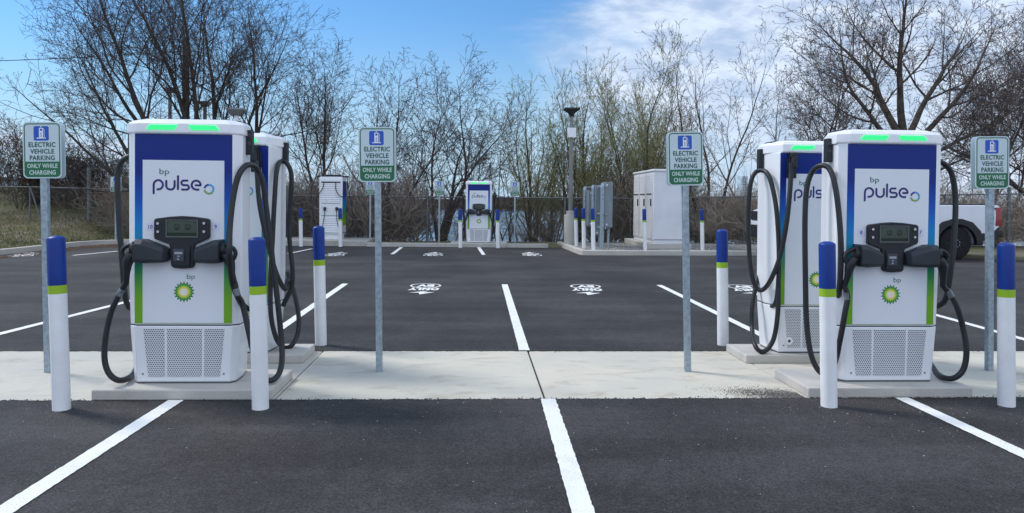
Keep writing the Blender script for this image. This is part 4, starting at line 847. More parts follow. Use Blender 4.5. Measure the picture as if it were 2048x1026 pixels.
# ------------------------------------------------------------------ pickup
def pickup():
    Yn = 19.15; xr_ = at(2001, 450, Yn).x; L = xr_-at(1556, 450, Yn).x; W = 2.05
    t = empty('pickup_truck', (xr_-L, Yn, 0), 0, 'white pickup truck with black wheel arches parked behind the right chargers', 'pickup truck')
    X = lambda px: at(px, 450, Yn).x-(xr_-L)
    Z = lambda px, py: at(px, py, Yn).z
    bt = Z(1940, 410); sill = .58; wc = X(1914); fc = wc-3.75; wr = .44
    def arch(c, r, k=10): return [(c+r*math.cos(R(180-180*i/k)), wr-.03+r*math.sin(R(180-180*i/k))) for i in range(k+1)]
    rear = L-.02
    # lower body side outline with both wheel openings
    P = [(.10, .62)]+arch(fc, .55)+[(fc+.62, .50), (wc-.62, .50)]+arch(wc, .55)+[(wc+.70, .66), (rear-.05, .70), (rear, .95), (rear, bt-.05), (rear-.06, bt), (3.35, bt-.01), (3.25, bt+.04), (1.35, 1.42), (.35, 1.33), (.10, 1.25), (.0, 1.10), (.0, .66)]
    P = [p for p in P]
    m_ = MB(); m_.prism(P, 0, W); m_.build('body', M['truckw'], t, bevel=.035, seg=3)
    cabP = [(1.38, 1.40), (1.95, 1.90), (2.25, 1.97), (3.45, 1.97), (3.62, 1.90), (3.78, bt-.02)]
    m_ = MB(); n = len(cabP); m_.loft([[(x, .06+.16*max(0, (z-1.4))/.6, z) for x, z in cabP], [(x, W-.06-.16*max(0, (z-1.4))/.6, z) for x, z in cabP]]); m_.build('cab', M['truckw'], t, bevel=.05, seg=3)
    for nm, q in (('side_window', [(1.78, 1.47), (2.08, 1.84), (2.62, 1.86), (2.62, 1.47)]), ('side_window', [(2.70, 1.47), (2.70, 1.86), (3.40, 1.86), (3.58, 1.47)])):
        for s in (0, 1):
            m_ = MB(); yy = [(.055+.16*(z-1.4)/.6) for x, z in q]; pts = [(x, (y if s == 0 else W-y), z) for (x, z), y in zip(q, yy)]
            m_.loft([pts, [(a, b+(-.006 if s == 0 else .006), c) for a, b, c in pts]]); m_.build(nm, M['glass'], t)
    m_ = MB(); pts = [(1.395, .14, 1.44), (1.395, W-.14, 1.44), (1.93, W-.24, 1.885), (1.93, .24, 1.885)]; m_.loft([pts, [(a-.012, b, c+.012) for a, b, c in pts]]); m_.build('windscreen', M['glass'], t)
    m_ = MB(); m_.box(3.80, rear-.07, .03, .10, bt-.004, bt+.022); m_.box(3.80, rear-.07, W-.10, W-.03, bt-.004, bt+.022); m_.build('bed_rail', M['truckb'], t, bevel=.005, seg=1)
    m_ = MB(); m_.box(3.85, rear-.10, .11, W-.11, bt-.003, bt+.001); m_.build('bed_cover', M['truckb'], t)
    for c in (fc, wc):
        for s in (0, 1):
            y0, y1 = (-.035, .10) if s == 0 else (W-.10, W+.035)
            o = [(c-.70, .52)]+[(c+r_*math.cos(R(a)), wr-.03+r_*math.sin(R(a))) for r_, a in ((.72, 165), (.74, 150), (.73, 125), (.70, 100), (.70, 80), (.73, 55), (.74, 30), (.72, 15))]+[(c+.70, .52)]
            inn = [(c+.54*math.cos(R(a)), wr-.03+.54*math.sin(R(a))) for a in range(0, 181, 15)]
            poly = o+inn; m_ = MB(); m_.prism(poly, y0, y1); m_.build('wheel_arch', M['truckb'], t, bevel=.012, seg=2)
        for s in (0, 1):
            yc = .02 if s == 0 else W-.30
            m_ = MB(); pr_ = [(.30, 0), (.40, .005), (.43, .03), (wr, .07), (wr, .21), (.43, .25), (.40, .275), (.30, .28)]
            rings = [[(c+r_*math.cos(2*math.pi*j/40), yc+y, wr+r_*math.sin(2*math.pi*j/40)) for j in range(40)] for r_, y in pr_]; m_.loft(rings, 0, True); w_ = m_.build('wheel', M['tyre'], t)
            m_ = MB(); yf = yc-.004 if s == 0 else yc+.284; e = 1 if s == 0 else -1
            for k in range(8):
                a = 2*math.pi*k/8; ca, sa = math.cos(a), math.sin(a); q = [(.06, -.03), (.29, -.035), (.29, .035), (.06, .03)]
                pts = [(c+u*ca-v*sa, yf, wr+u*sa+v*ca) for u, v in q]; m_.loft([pts, [(a_, yf+e*.02, c_) for a_, b_, c_ in pts]])
            m_.cyl((c, yf-e*.008, wr), (c, yf+e*.02, wr), .07, .075, 20); m_.build('rim', M['rim'], w_)
            m_ = MB()
            for k in range(8):
                a = 2*math.pi*(k+.5)/8; m_.cyl((c+.095*math.cos(a), yf-e*.012, wr+.095*math.sin(a)), (c+.095*math.cos(a), yf+e*.01, wr+.095*math.sin(a)), .011, .011, 8)
            m_.build('lug_nut', M['chrome'], w_)
    # front end
    m_ = MB(); m_.box(-.045, .03, .22, W-.22, .98, 1.24); m_.build('grille', M['truckb'], t, bevel=.02)
    m_ = MB(); m_.box(-.05, -.044, W/2-.10, W/2+.10, 1.09, 1.13); m_.build('badge', M['grey'], t, bevel=.01)
    for y in (.06, W-.34):
        m_ = MB(); m_.box(-.03, .06, y, y+.28, 1.12, 1.22); m_.build('headlight', M['glass'], t, bevel=.01)
    m_ = MB(); m_.box(-.09, .14, .03, W-.03, .84, .965); m_.build('bumper', M['truckw'], t, bevel=.03)
    m_ = MB(); m_.box(-.07, .14, .05, W-.05, .50, .838); m_.build('lower_bumper', M['truckb'], t, bevel=.03)
    m_ = MB(); m_.box(-.082, -.070, W/2-.16, W/2+.16, .62, .78); m_.build('number_plate', M['plate'], t, bevel=.003, seg=1)
    # rear end
    m_ = MB(); m_.box(rear-.55, rear+.12, .02, W-.02, .62, .80); m_.build('bumper', M['truckb'], t, bevel=.03)
    m_ = MB(); m_.prism([(wc+.60, .50), (rear-.05, .56), (rear-.02, .90), (wc+.95, .72), (wc+.64, .72)], -.012, .05); m_.build('quarter_cladding', M['truckb'], t, bevel=.01)
    for s in (0, 1):
        y0, y1 = (-.015, .16) if s == 0 else (W-.16, W+.015)
        m_ = MB(); m_.prism([(rear-.12, .92), (rear+.03, .92), (rear+.03, bt-.06), (rear-.12, bt-.06)], y0, y1); m_.build('tail_light', M['red'], t, bevel=.015)
    m_ = MB(); m_.box(rear-.34, rear-.34+.25, -.006, .0, 1.02, 1.27); m_.build('fuel_door', M['truckw'], t, bevel=.004, seg=1)
    m_ = MB(); m_.prism([(rear-.42, bt-.075), (rear-.12, bt-.07), (rear-.12, bt-.12), (rear-.25, bt-.11)], -.006, .01); m_.build('trim', M['truckb'], t)
    m_ = MB(); m_.box(.25, L-.3, .25, W-.25, .38, .62); m_.build('chassis', M['truckb'], t)
    for s in (0, 1):
        m_ = MB(); y0 = -.22 if s == 0 else W+.02
        m_.box(1.62, 1.76, y0, y0+.20, 1.42, 1.62); m_.build('mirror', M['truckb'], t, bevel=.03)
pickup()

# ------------------------------------------------------------------ trees and brush
def tube_arrays(P, rad, n):
    P = np.asarray(P, float); k = len(P); T = np.empty_like(P); T[1:-1] = P[2:]-P[:-2]; T[0] = P[1]-P[0]; T[-1] = P[-1]-P[-2]
    T /= np.sqrt((T*T).sum(1))[:, None]+1e-9; a = np.array([.31, .17, .93]) if abs(T[0, 2]) < .8 else np.array([.95, .2, .1])
    U = np.cross(T, a); U /= np.sqrt((U*U).sum(1))[:, None]+1e-9; Wv = np.cross(T, U); ang = np.arange(n)*2*math.pi/n
    V_ = P[:, None]+rad[:, None, None]*(np.cos(ang)[None, :, None]*U[:, None]+np.sin(ang)[None, :, None]*Wv[:, None])
    i = np.arange(n); j = (i+1) % n; q = np.stack([i, j, j+n, i+n], 1); F_ = (q[None]+n*np.arange(k-1)[:, None, None]).reshape(-1, 4)
    return V_.reshape(-1, 3), F_
class Acc:
    def __init__(s): s.V = []; s.F = []; s.n = 0
    def add(s, V_, F_): s.V.append(V_); s.F.append(F_+s.n); s.n += len(V_)
    def arrays(s): return np.concatenate(s.V), np.concatenate(s.F)
def perp_rot(d, ang, az):
    a = np.array([0, 0, 1.0]) if abs(d[2]) < .9 else np.array([1.0, 0, 0]); u = np.cross(d, a); u /= np.linalg.norm(u); w = np.cross(d, u)
    return d*math.cos(ang)+(u*math.cos(az)+w*math.sin(az))*math.sin(ang)
def branch(rg, acc, tips, p, d, L, r0, lvl, c):
    n = max(3, int(L/c['seg'][min(lvl, len(c['seg'])-1)])); st = L/n; P = [p]; rads = [r0]; D = [d]; wan = c['wander'][min(lvl, len(c['wander'])-1)]; up_ = c['up'][min(lvl, len(c['up'])-1)]
    r1 = max(c['rmin'], r0*c['taper'])
    bend = rg.normal(0, wan*.4, 3)
    for i in range(n):
        d = d+rg.normal(0, wan, 3)+bend*.5+np.array([0, 0, up_]); d = d/np.linalg.norm(d); p = p+d*st; P.append(p); D.append(d); rads.append(r0+(r1-r0)*((i+1)/n)**.9)
    sides = 9 if r0 > .06 else (6 if r0 > .022 else (4 if r0 > .009 else 3))
    V_, F_ = tube_arrays(P, np.array(rads), sides); acc[0 if (lvl == 0 or r0 > c['trunk_r']) else 1].add(V_, F_)
    if lvl >= c['levels']-1: tips.append((P, D)); return
    nc = c['kids'][lvl]; nc = max(1, int(round(nc*L/c['reflen'][lvl]))); az = rg.uniform(0, 6.28); s0 = c['start'][lvl]
    for k in range(nc):
        f = s0+(1-s0)*(k+rg.uniform(.1, .9))/nc; x = f*n; i = min(n-1, int(x)); pp = P[i]+(P[i+1]-P[i])*(x-i); rr = rads[i]; az += 2.4+rg.normal(0, .4)
        ang = R(c['ang'][lvl])*rg.uniform(.7, 1.25); dd = perp_rot(D[i], ang, az)
        LL = L*c['ratio'][lvl]*(1.15-.65*f)*rg.uniform(.65, 1.2); LL = max(LL, c['minlen'][lvl])
        branch(rg, acc, tips, pp, dd, LL, max(c['rmin'], min(rr*.8, rr*c['rr'][lvl]*(1.1-.3*f))), lvl+1, c)
BASE = dict(levels=5, seg=[.45, .3, .2, .14, .1], wander=[.07, .10, .12, .13, .14], up=[.03, .05, .04, .02, 0], taper=.25, rmin=.0045, trunk_r=.030, kids=[9, 7, 5, 3], reflen=[8, 3.4, 1.5, .7], start=[.28, .18, .15, .15],
            ang=[42, 42, 42, 40], ratio=[.50, .50, .50, .5], minlen=[.6, .4, .22, .12], rr=[.5, .5, .52, .6])
def quads_at(rg, pts, s0, s1, el=1.0):
    n = len(pts); P = np.array(pts); a = rg.normal(0, 1, (n, 3)); a /= np.linalg.norm(a, axis=1)[:, None]; b = np.cross(a, rg.normal(0, 1, (n, 3))); b /= np.linalg.norm(b, axis=1)[:, None]
    s = rg.uniform(s0, s1, n)[:, None]; V_ = np.stack([P-a*s, P+b*s*.55, P+a*s*el, P-b*s*.55], 1).reshape(-1, 3); F_ = np.arange(4*n).reshape(n, 4); return V_, F_
def tree(name, base, stems, cfg, seed, label, cat, group, tmat='bark', bmat='twig', leaf=None, leafn=0, leafs=(.012, .03), rz=0):
    rg = np.random.RandomState(seed); c = dict(BASE); c.update(cfg); t = empty(name, base, 0, label, cat, group); acc = [Acc(), Acc()]; tips = []
    for s_ in stems:
        dx, dy, L, r = s_[:4]; d = np.array([dx, dy, 1.0]); d /= np.linalg.norm(d)
        if len(s_) > 5:                      # clear trunk below the fork
            V_, F_ = tube_arrays([np.array(q) for q in smooth_path([(0, 0, -.3), (dx*L*.3, 0, L*.33), (dx*L*.7+.05, .03, L*.7), (dx*L, 0, L)], 4)], np.linspace(r, r*.78, 13), 12); acc[0].add(V_, F_); continue
        branch(rg, acc, tips, np.array(s_[4]) if len(s_) > 4 else np.array([dx*.12, dy*.12, -.25]), d, L, r, 0, c)
    for a, nm, mm in ((acc[0], 'trunk', tmat), (acc[1], 'branches', bmat)):
        if a.n: V_, F_ = a.arrays(); np_mesh(nm, V_, F_, [M[mm]], t, smooth=(nm == 'trunk'))
    if leaf:
        pts = []
        for P, D in tips:
            for _ in range(leafn): i = rg.randint(0, len(P)-1); pts.append(P[i]+(P[i+1]-P[i])*rg.rand()+rg.normal(0, .012, 3))
            pts.append(P[-1])
        V_, F_ = quads_at(rg, pts, *leafs); np_mesh('buds', V_, F_, [M[leaf]], t)
    return t
def tb(px, Y, z=None):
    x = at(px, 480, Y).x; return (x, Y, ground_z(x, Y) if z is None else z)
GT = 'bare trees behind the fence'
FINE = dict(taper=.08, kids=[11, 9, 7, 4], seg=[.45, .28, .18, .12, .1])
MID = dict(taper=.08, rmin=.0048, kids=[14, 10, 7, 4], reflen=[6.2, 2.6, 1.2, .55], ang=[44, 44, 42, 42], ratio=[.46, .5, .5, .5], start=[.26, .15, .12, .1], seg=[.4, .25, .16, .12, .1], wander=[.06, .10, .12, .14, .15], up=[.03, .06, .05, .03, .0])
# the wide multi-stemmed tree on the left
T1 = dict(FINE, start=[.34, .2, .15, .12], up=[.02, .05, .05, .03, .0], wander=[.05, .09, .12, .14, .15])
tree('bare_tree', tb(392, 26.5, .1), [(-.66, 0, 8.0, .12), (-1.05, -.1, 7.4, .10), (-.40, .15, 9.6, .14), (-.20, -.2, 10.3, .15), (-.02, .1, 10.6, .16), (.10, -.15, 10.2, .13), (.26, .1, 9.4, .14), (.42, -.1, 8.0, .12)], T1, 11, 'tallest and widest bare tree, many dark stems rising behind the front left charger', 'tree', GT, leaf='seed', leafn=1, leafs=(.010, .022))
tree('bare_tree', tb(470, 27.5, .1), [(.14, .1, 8.4, .13), (.34, -.1, 7.4, .10), (-.10, .1, 7.6, .09)], T1, 12, 'bare tree with stems leaning right, just right of the tallest left tree', 'tree', GT)
tree('bare_tree', tb(640, 27), [(-.05, .05, 6.6, .09), (.08, -.05, 6.9, .10)], dict(MID, ang=[36, 42, 42, 42], start=[.34, .15, .12, .1]), 21, 'slender bare tree with twin trunks rising behind the louvred charger', 'tree', GT)
tree('bare_tree', tb(765, 26.5), [(-.16, 0, 5.8, .075), (.06, .1, 6.2, .08), (.30, -.1, 5.6, .065)], dict(MID), 22, 'bare tree behind the near sign left of centre', 'tree', GT, 'bark2', 'twig')
tree('bare_tree', tb(880, 26.2), [(.02, .05, 4.0, .12), (-.24, .1, 5.8, .07), (.38, .05, 6.2, .075), (.12, .2, 6.1, .07)], dict(MID, wander=[.09, .11, .13, .14, .14], start=[.34, .15, .12, .1]), 23, 'forked bare tree with crooked trunk left of the distant front-facing charger', 'tree', GT)
tree('bare_tree', tb(820, 29), [(-.2, .05, 5.9, .06), (.1, .05, 6.2, .065)], MID, 24, 'thin bare tree farther back between two larger ones, left of centre', 'tree', GT, 'bark2', 'twig')
tree('bare_tree', tb(960, 28), [(.22, .05, 5.4, .055), (-.1, .05, 4.6, .05)], MID, 25, 'small bare tree directly behind the distant front-facing charger', 'tree', GT, 'bark2', 'twig2')
tree('bare_tree', tb(705, 30), [(.05, .05, 5.6, .06), (-.2, 0, 4.8, .05)], MID, 28, 'dark slim bare tree farther back, left of the near centre sign', 'tree', GT, 'bark2', 'twig')
# budding trees in the middle
GB2 = 'budding slender trees in the middle of the tree line'
BUD = dict(taper=.08, reflen=[7, 3, 1.4, .65], levels=5, kids=[17, 10, 7, 4], ang=[26, 30, 34, 36], start=[.12, .12, .12, .12], up=[.03, .09, .08, .05, .03], ratio=[.42, .5, .5, .5])
for i, (px_, Y_, H_, lb) in enumerate(((1066, 27, 5.9, 'budding tree at the left end of the budding group, right of the distant charger'), (1105, 28.5, 5.6, 'short budding tree just left of the lamp post'), (1152, 27.2, 6.7, 'budding tree straight behind the lamp post head'), (1205, 28.5, 6.9, 'budding tree rising between the lamp post and the white cabinet'), (1262, 27, 7.4, 'tallest budding tree, above the left edge of the white cabinet'), (1312, 28.5, 6.9, 'budding tree above the roof of the white cabinet'), (1352, 27.6, 6.2, 'budding tree behind the near sign in front of the white cabinet'))):
    r_ = np.random.RandomState(50+i); st = [(r_.uniform(-.18, .18), r_.uniform(-.2, .2), H_*r_.uniform(.75, 1.0), r_.uniform(.045, .075)) for _ in range(4)]; st[0] = (r_.uniform(-.05, .05), 0, H_, .085)
    tree('budding_tree', tb(px_, Y_), st, BUD, 60+i, lb, 'tree', GB2, 'bark2', 'olive', 'bud', 2, (.012, .026))
# sparse leaning trees
SP = dict(taper=.08, kids=[12, 10, 7, 4], ang=[34, 36, 38, 40], start=[.3, .25, .2, .15], up=[.02, .07, .07, .05, .02], ratio=[.42, .46, .5, .5])
tree('budding_tree', tb(1418, 25.9), [(-.42, .0, 6.9, .07), (.02, .1, 6.6, .075), (.40, .05, 7.0, .07)], SP, 71, 'sparse budding tree spreading in a V right of the white cabinet', 'tree', 'sparse budding trees on the right', 'bark', 'twig', 'budr', 2, (.012, .026))
tree('budding_tree', tb(1535, 27), [(-.30, .0, 6.0, .06), (.10, .1, 6.6, .065)], SP, 72, 'sparse budding tree behind the rear right charger', 'tree', 'sparse budding trees on the right', 'bark2', 'twig2', 'budr', 2, (.012, .026))
# big right tree
BR = dict(taper=.08, rmin=.0055, levels=5, reflen=[6.5, 3.2, 1.5, .7], kids=[13, 10, 7, 4], ang=[46, 42, 42, 42], start=[.26, .2, .15, .12], up=[.0, .05, .05, .04, .02], ratio=[.56, .5, .5, .5], rr=[.5, .5, .5, .6], wander=[.08, .09, .12, .14, .14])
b0 = tb(1805, 25.2, .05)
tree('budding_tree', b0, [(.0, 0, 3.7, .24, 0, 1), (.05, .1, 5.8, .15, (0, 0, 3.6)), (-.55, 0, 5.6, .13, (0, 0, 3.5)), (.55, .1, 5.8, .13, (0, 0, 3.5)), (-1.15, .2, 5.3, .11, (-.03, 0, 3.1)), (1.2, 0, 5.6, .12, (.03, 0, 3.2)), (-2.2, -.2, 4.6, .09, (-.08, 0, 2.6)), (2.3, .2, 4.9, .09, (.08, 0, 2.7)), (-.3, .3, 5.5, .10, (0, 0, 3.3)), (-3.5, .4, 4.0, .07, (-.1, 0, 2.2)), (3.6, -.3, 4.0, .07, (.1, 0, 2.2))], BR, 81, 'largest tree on the right, thick trunk and wide budding crown above the front right charger', 'tree', 'large budding trees on the right', 'bark2', 'twig', 'budr', 2, (.014, .030))
tree('budding_tree', tb(1985, 28, .05), [(-.2, 0, 7.4, .10), (.2, .1, 7.8, .11), (.55, 0, 6.6, .08)], BR, 82, 'budding tree at the right edge behind the pickup tail', 'tree', 'large budding trees on the right', 'bark2', 'twig', 'budr', 2, (.012, .028))
tree('budding_tree', tb(1650, 28.5, .0), [(-.3, 0, 7.0, .09), (.25, .1, 7.2, .09)], BR, 83, 'darker budding tree between the two right chargers, farther back', 'tree', 'large budding trees on the right', 'bark2', 'twig', 'budr', 1, (.012, .028))
tree('budding_tree', tb(2130, 26.5, .05), [(-.5, 0, 8.0, .11), (-.1, .1, 8.4, .12)], BR, 84, 'tree just outside the right edge whose twigs reach into the picture', 'tree', 'large budding trees on the right', 'bark2', 'twig', 'budr', 1, (.012, .028))
# evergreen-ish shrub at the left edge and small bare shrubs on the bank
def evergreen(px_, Y_, H_, w, label, seed):
    rg = np.random.RandomState(seed); b = tb(px_, Y_); t = empty('evergreen_shrub', b, 0, label, 'shrub'); acc = Acc(); pts = []
    for k in range(16):
        a = rg.uniform(0, 6.28); L = H_*rg.uniform(.5, .95); d = np.array([math.cos(a)*w*rg.uniform(.1, .5)/H_, math.sin(a)*w*.35/H_, 1.0]); P = [np.zeros(3)]
        for i in range(8): P.append(P[-1]+d/np.linalg.norm(d)*L/8+rg.normal(0, .05, 3))
        V_, F_ = tube_arrays(P, np.linspace(.03, .006, 9), 4); acc.add(V_, F_)
        for _ in range(130):
            f = rg.uniform(.08, 1)*7.9; i = int(f); q = P[i]+(P[i+1]-P[i])*(f-i); q = q+rg.normal(0, w*.14*(1.15-f/8), 3)
            for _ in range(6): pts.append(q+rg.normal(0, .06, 3))
    V_, F_ = acc.arrays(); np_mesh('stem', V_, F_, [M['bark2']], t); V_, F_ = quads_at(rg, pts, .02, .06); np_mesh('foliage', V_, F_, [M['conif']], t); return t
evergreen(75, 31, 3.0, 1.9, 'bushy dark shrub with rusty leaves behind the left parking sign', 5)
SH = dict(levels=4, kids=[8, 5, 4], reflen=[2.2, .9, .4], seg=[.2, .14, .1, .08], ratio=[.5, .5, .5], rmin=.006, trunk_r=.022, wander=[.10, .13, .15, .15], up=[.02, .04, .03, 0], start=[.2, .15, .15], ang=[40, 42, 45])
def shrub(px_, Y_, H_, n, seed, label, spread=.5, tm='twig', grp='leafless shrubs on the left bank'):
    r2 = np.random.RandomState(seed); st = [(r2.normal(0, spread), r2.normal(0, spread), H_*r2.uniform(.7, 1.05), .024) for _ in range(n)]
    tree('leafless_shrub', tb(px_, Y_), st, SH, seed, label, 'shrub', grp, 'bark2', tm, 'seed', 1, (.01, .03))
for i, (px_, Y_, H_, n, lb, spd) in enumerate(((18, 33, 2.6, 9, 'leafless shrub at the very left edge of the bank', .4), (40, 30, 3.4, 5, 'thin upright leafless shrub poking above the left parking sign', .25), (128, 32, 2.5, 10, 'leafless shrub just right of the left parking sign', .45), (172, 33, 2.1, 10, 'low leafless shrub behind the tall fence corner post', .5), (215, 31, 2.7, 12, 'dense rounded leafless shrub left of the charger numbered 10', .55), (250, 33, 3.1, 10, 'leafless shrub beside the charger numbered 10', .5), (150, 30.5, 2.2, 6, 'small arching leafless shrub on the bank between sign and charger', .7))):
    shrub(px_, Y_, H_, n, 300+i, lb, spd, 'twig' if i != 1 else 'twig2')

# thickets: dense stems nobody could count
def proto_bush(seed, H, n, spread, rm=.007, lv=3):
    rg = np.random.RandomState(seed); c = dict(BASE); c.update(SH); c.update(levels=lv, rmin=rm, trunk_r=9); acc = [Acc(), Acc()]; tips = []
    for _ in range(n):
        d = np.array([rg.normal(0, spread), rg.normal(0, spread), 1]); d /= np.linalg.norm(d); branch(rg, acc, tips, np.array([rg.normal(0, .3), rg.normal(0, .25), -.2]), d, H*rg.uniform(.6, 1.1), .014, 0, c)
    return acc[1].arrays()
PB = [proto_bush(500+i, 1.9, 10, .45, .0050) for i in range(7)]
def thicket(name, spots, mm, label, seed, smin=.8, smax=1.25):
    rg = np.random.RandomState(seed); Vs = []; Fs = []; n0 = 0
    for (x, y, z, k) in spots:
        V_, F_ = PB[rg.randint(len(PB))]; a = rg.uniform(0, 6.28); s = k*rg.uniform(smin, smax); ca, sa = math.cos(a)*s, math.sin(a)*s
        Q = np.stack([V_[:, 0]*ca-V_[:, 1]*sa+x, V_[:, 0]*sa+V_[:, 1]*ca+y, V_[:, 2]*s*rg.uniform(.85, 1.15)+z], 1); Vs.append(Q); Fs.append(F_+n0); n0 += len(Q)
    return tag(np_mesh(name, np.concatenate(Vs), np.concatenate(Fs), [M[mm]]), label, kind='stuff')
rs = np.random.RandomState(9)
def spots(x0, x1, y0, y1, n, k0, k1, fn=None):
    L = []
    for _ in range(n):
        x, y = rs.uniform(x0, x1), rs.uniform(y0, y1); z = ground_z(x, y) if fn is None else fn; L.append((x, y, z, rs.uniform(k0, k1)))
    return L
X_ = lambda px_, Y_=26.5: at(px_, 480, Y_).x
thicket('thicket', spots(X_(545), X_(700), 25.6, 30, 30, .8, 1.25, -.1)+spots(X_(700), X_(830), 25.6, 29, 24, .8, 1.3, -.15)+spots(X_(250), X_(560), 26, 31, 48, .8, 1.3, .2), 'thick', 'tangled brown thicket behind the left half of the fence', 1)
thicket('thicket', spots(X_(1190), X_(1300), 25.6, 29, 26, .8, 1.35, -.1)+spots(X_(1240), X_(1520), 26, 30, 36, .8, 1.2, -.15), 'thick', 'tangled brown thicket behind the grey enclosures and the white cabinet', 2)
thicket('thicket', spots(X_(1380), X_(1530), 24.9, 27, 36, .5, .9, 0)+spots(X_(1840), X_(2120), 24.4, 29, 66, .6, 1.1, .0)+spots(X_(1530), X_(1850), 25, 29, 36, .7, 1.2, .0), 'thick2', 'pale tan thicket behind the white pickup', 3)
thicket('thicket', spots(X_(830), X_(1190), 26.2, 29, 10, .4, .8, -.3), 'thick', 'low open brush in front of the lake in the middle', 4)
# slim stems standing in front of the water
acc = Acc(); rg = np.random.RandomState(77)
for k in range(75):
    px_ = rg.uniform(690, 1200); Y_ = rg.uniform(25.6, 30); b = np.array(tb(px_, Y_, -.3)); d = np.array([rg.normal(0, .25), rg.normal(0, .15), 1.0]); L = rg.uniform(2.2, 4.6); P = [b]
    for i in range(9): d = d+rg.normal(0, .09, 3); d[2] = abs(d[2]); P.append(P[-1]+d/np.linalg.norm(d)*L/9)
    V_, F_ = tube_arrays(P, np.linspace(rg.uniform(.012, .032), .006, 10), 5); acc.add(V_, F_)
V_, F_ = acc.arrays(); tag(np_mesh('saplings', V_, F_, [M['bark']]), 'slim dark sapling stems crowding the lake bank', kind='stuff')

acc = Acc(); rg = np.random.RandomState(78)
for k in range(210):
    px_ = rg.uniform(548, 840) if k % 2 else rg.uniform(1190, 1530); Y_ = rg.uniform(25.6, 27); b = np.array(tb(px_, Y_, -.1)); d = np.array([rg.normal(0, .5), rg.normal(0, .15), 1.0]); L = rg.uniform(1.6, 3.4); P = [b]
    for i in range(9): d = d+rg.normal(0, .10, 3); d[2] = abs(d[2]); P.append(P[-1]+d/np.linalg.norm(d)*L/9)
    V_, F_ = tube_arrays(P, np.linspace(rg.uniform(.008, .024), .005, 10), 5); acc.add(V_, F_)
V_, F_ = acc.arrays(); M['pale'] = mat('pale_stem', (.22, .18, .15), .9, var=.4, vs=.9); tag(np_mesh('saplings', V_, F_, [M['pale']]), 'pale leaning stems at the front of the thicket', kind='stuff')

# grass on the left bank
rg = np.random.RandomState(31)
def grass(name, mm, n, test, label, h0, h1):
    Pb = []
    while len(Pb) < n:
        x, y = rg.uniform(-27, -11.7), rg.uniform(15, 37)
        if y < 23.9 and x > -11.9: continue
        if test(x, y): Pb.append((x, y, ground_z(x, y)-.01))
    B = np.array(Pb); a = rg.uniform(0, 6.28, n); w = rg.uniform(.006, .014, n); h = rg.uniform(h0, h1, n); dx = np.stack([np.cos(a)*w, np.sin(a)*w, np.zeros(n)], 1); le = rg.normal(0, .35, (n, 2))*h[:, None]
    tip = B+np.stack([le[:, 0], le[:, 1], h], 1); V_ = np.stack([B-dx, B+dx, tip], 1).reshape(-1, 3); return tag(np_mesh(name, V_, np.arange(3*n).reshape(n, 3), [M[mm]]), label, kind='stuff')
def clump(x, y): return math.sin(x*.9+1.3*math.sin(y*.7))+math.sin(y*1.1+.8*math.sin(x*1.3))+rg.normal(0, .5)
grass('grass', 'grassg', 17000, lambda x, y: clump(x, y) > .5, 'fresh green grass tufts on the left bank', .05, .16)
grass('grass', 'grass', 48000, lambda x, y: clump(x, y) < .9, 'dry straw-coloured grass on the left bank', .04, .14)

# far shore woods across the lake
rg = np.random.RandomState(55); n = 9000; x = rg.uniform(-330, 380, n); y = rg.uniform(246, 275, n); hh = (3.3+1.1*np.sin(x*.021)+.7*np.sin(x*.09+1)+.5*np.sin(x*.31))*rg.uniform(.55, 1.1, n); w = rg.uniform(.5, 1.6, n)
B = np.stack([x, y, np.full(n, -1.3)], 1); V_ = np.stack([B+np.stack([-w, 0*w, 0*w], 1), B+np.stack([w, 0*w+.6, 0*w], 1), B+np.stack([w*.5, 0*w, hh], 1), B+np.stack([-w*.6, 0*w+.3, hh*.9], 1)], 1).reshape(-1, 3)
M['far'] = mat('far_woods', (.085, .062, .050), .95, var=.35, vs=.12); tag(np_mesh('far_woods', V_, np.arange(4*n).reshape(n, 4), [M['far']]), 'brown woods on the far shore of the lake', kind='stuff')

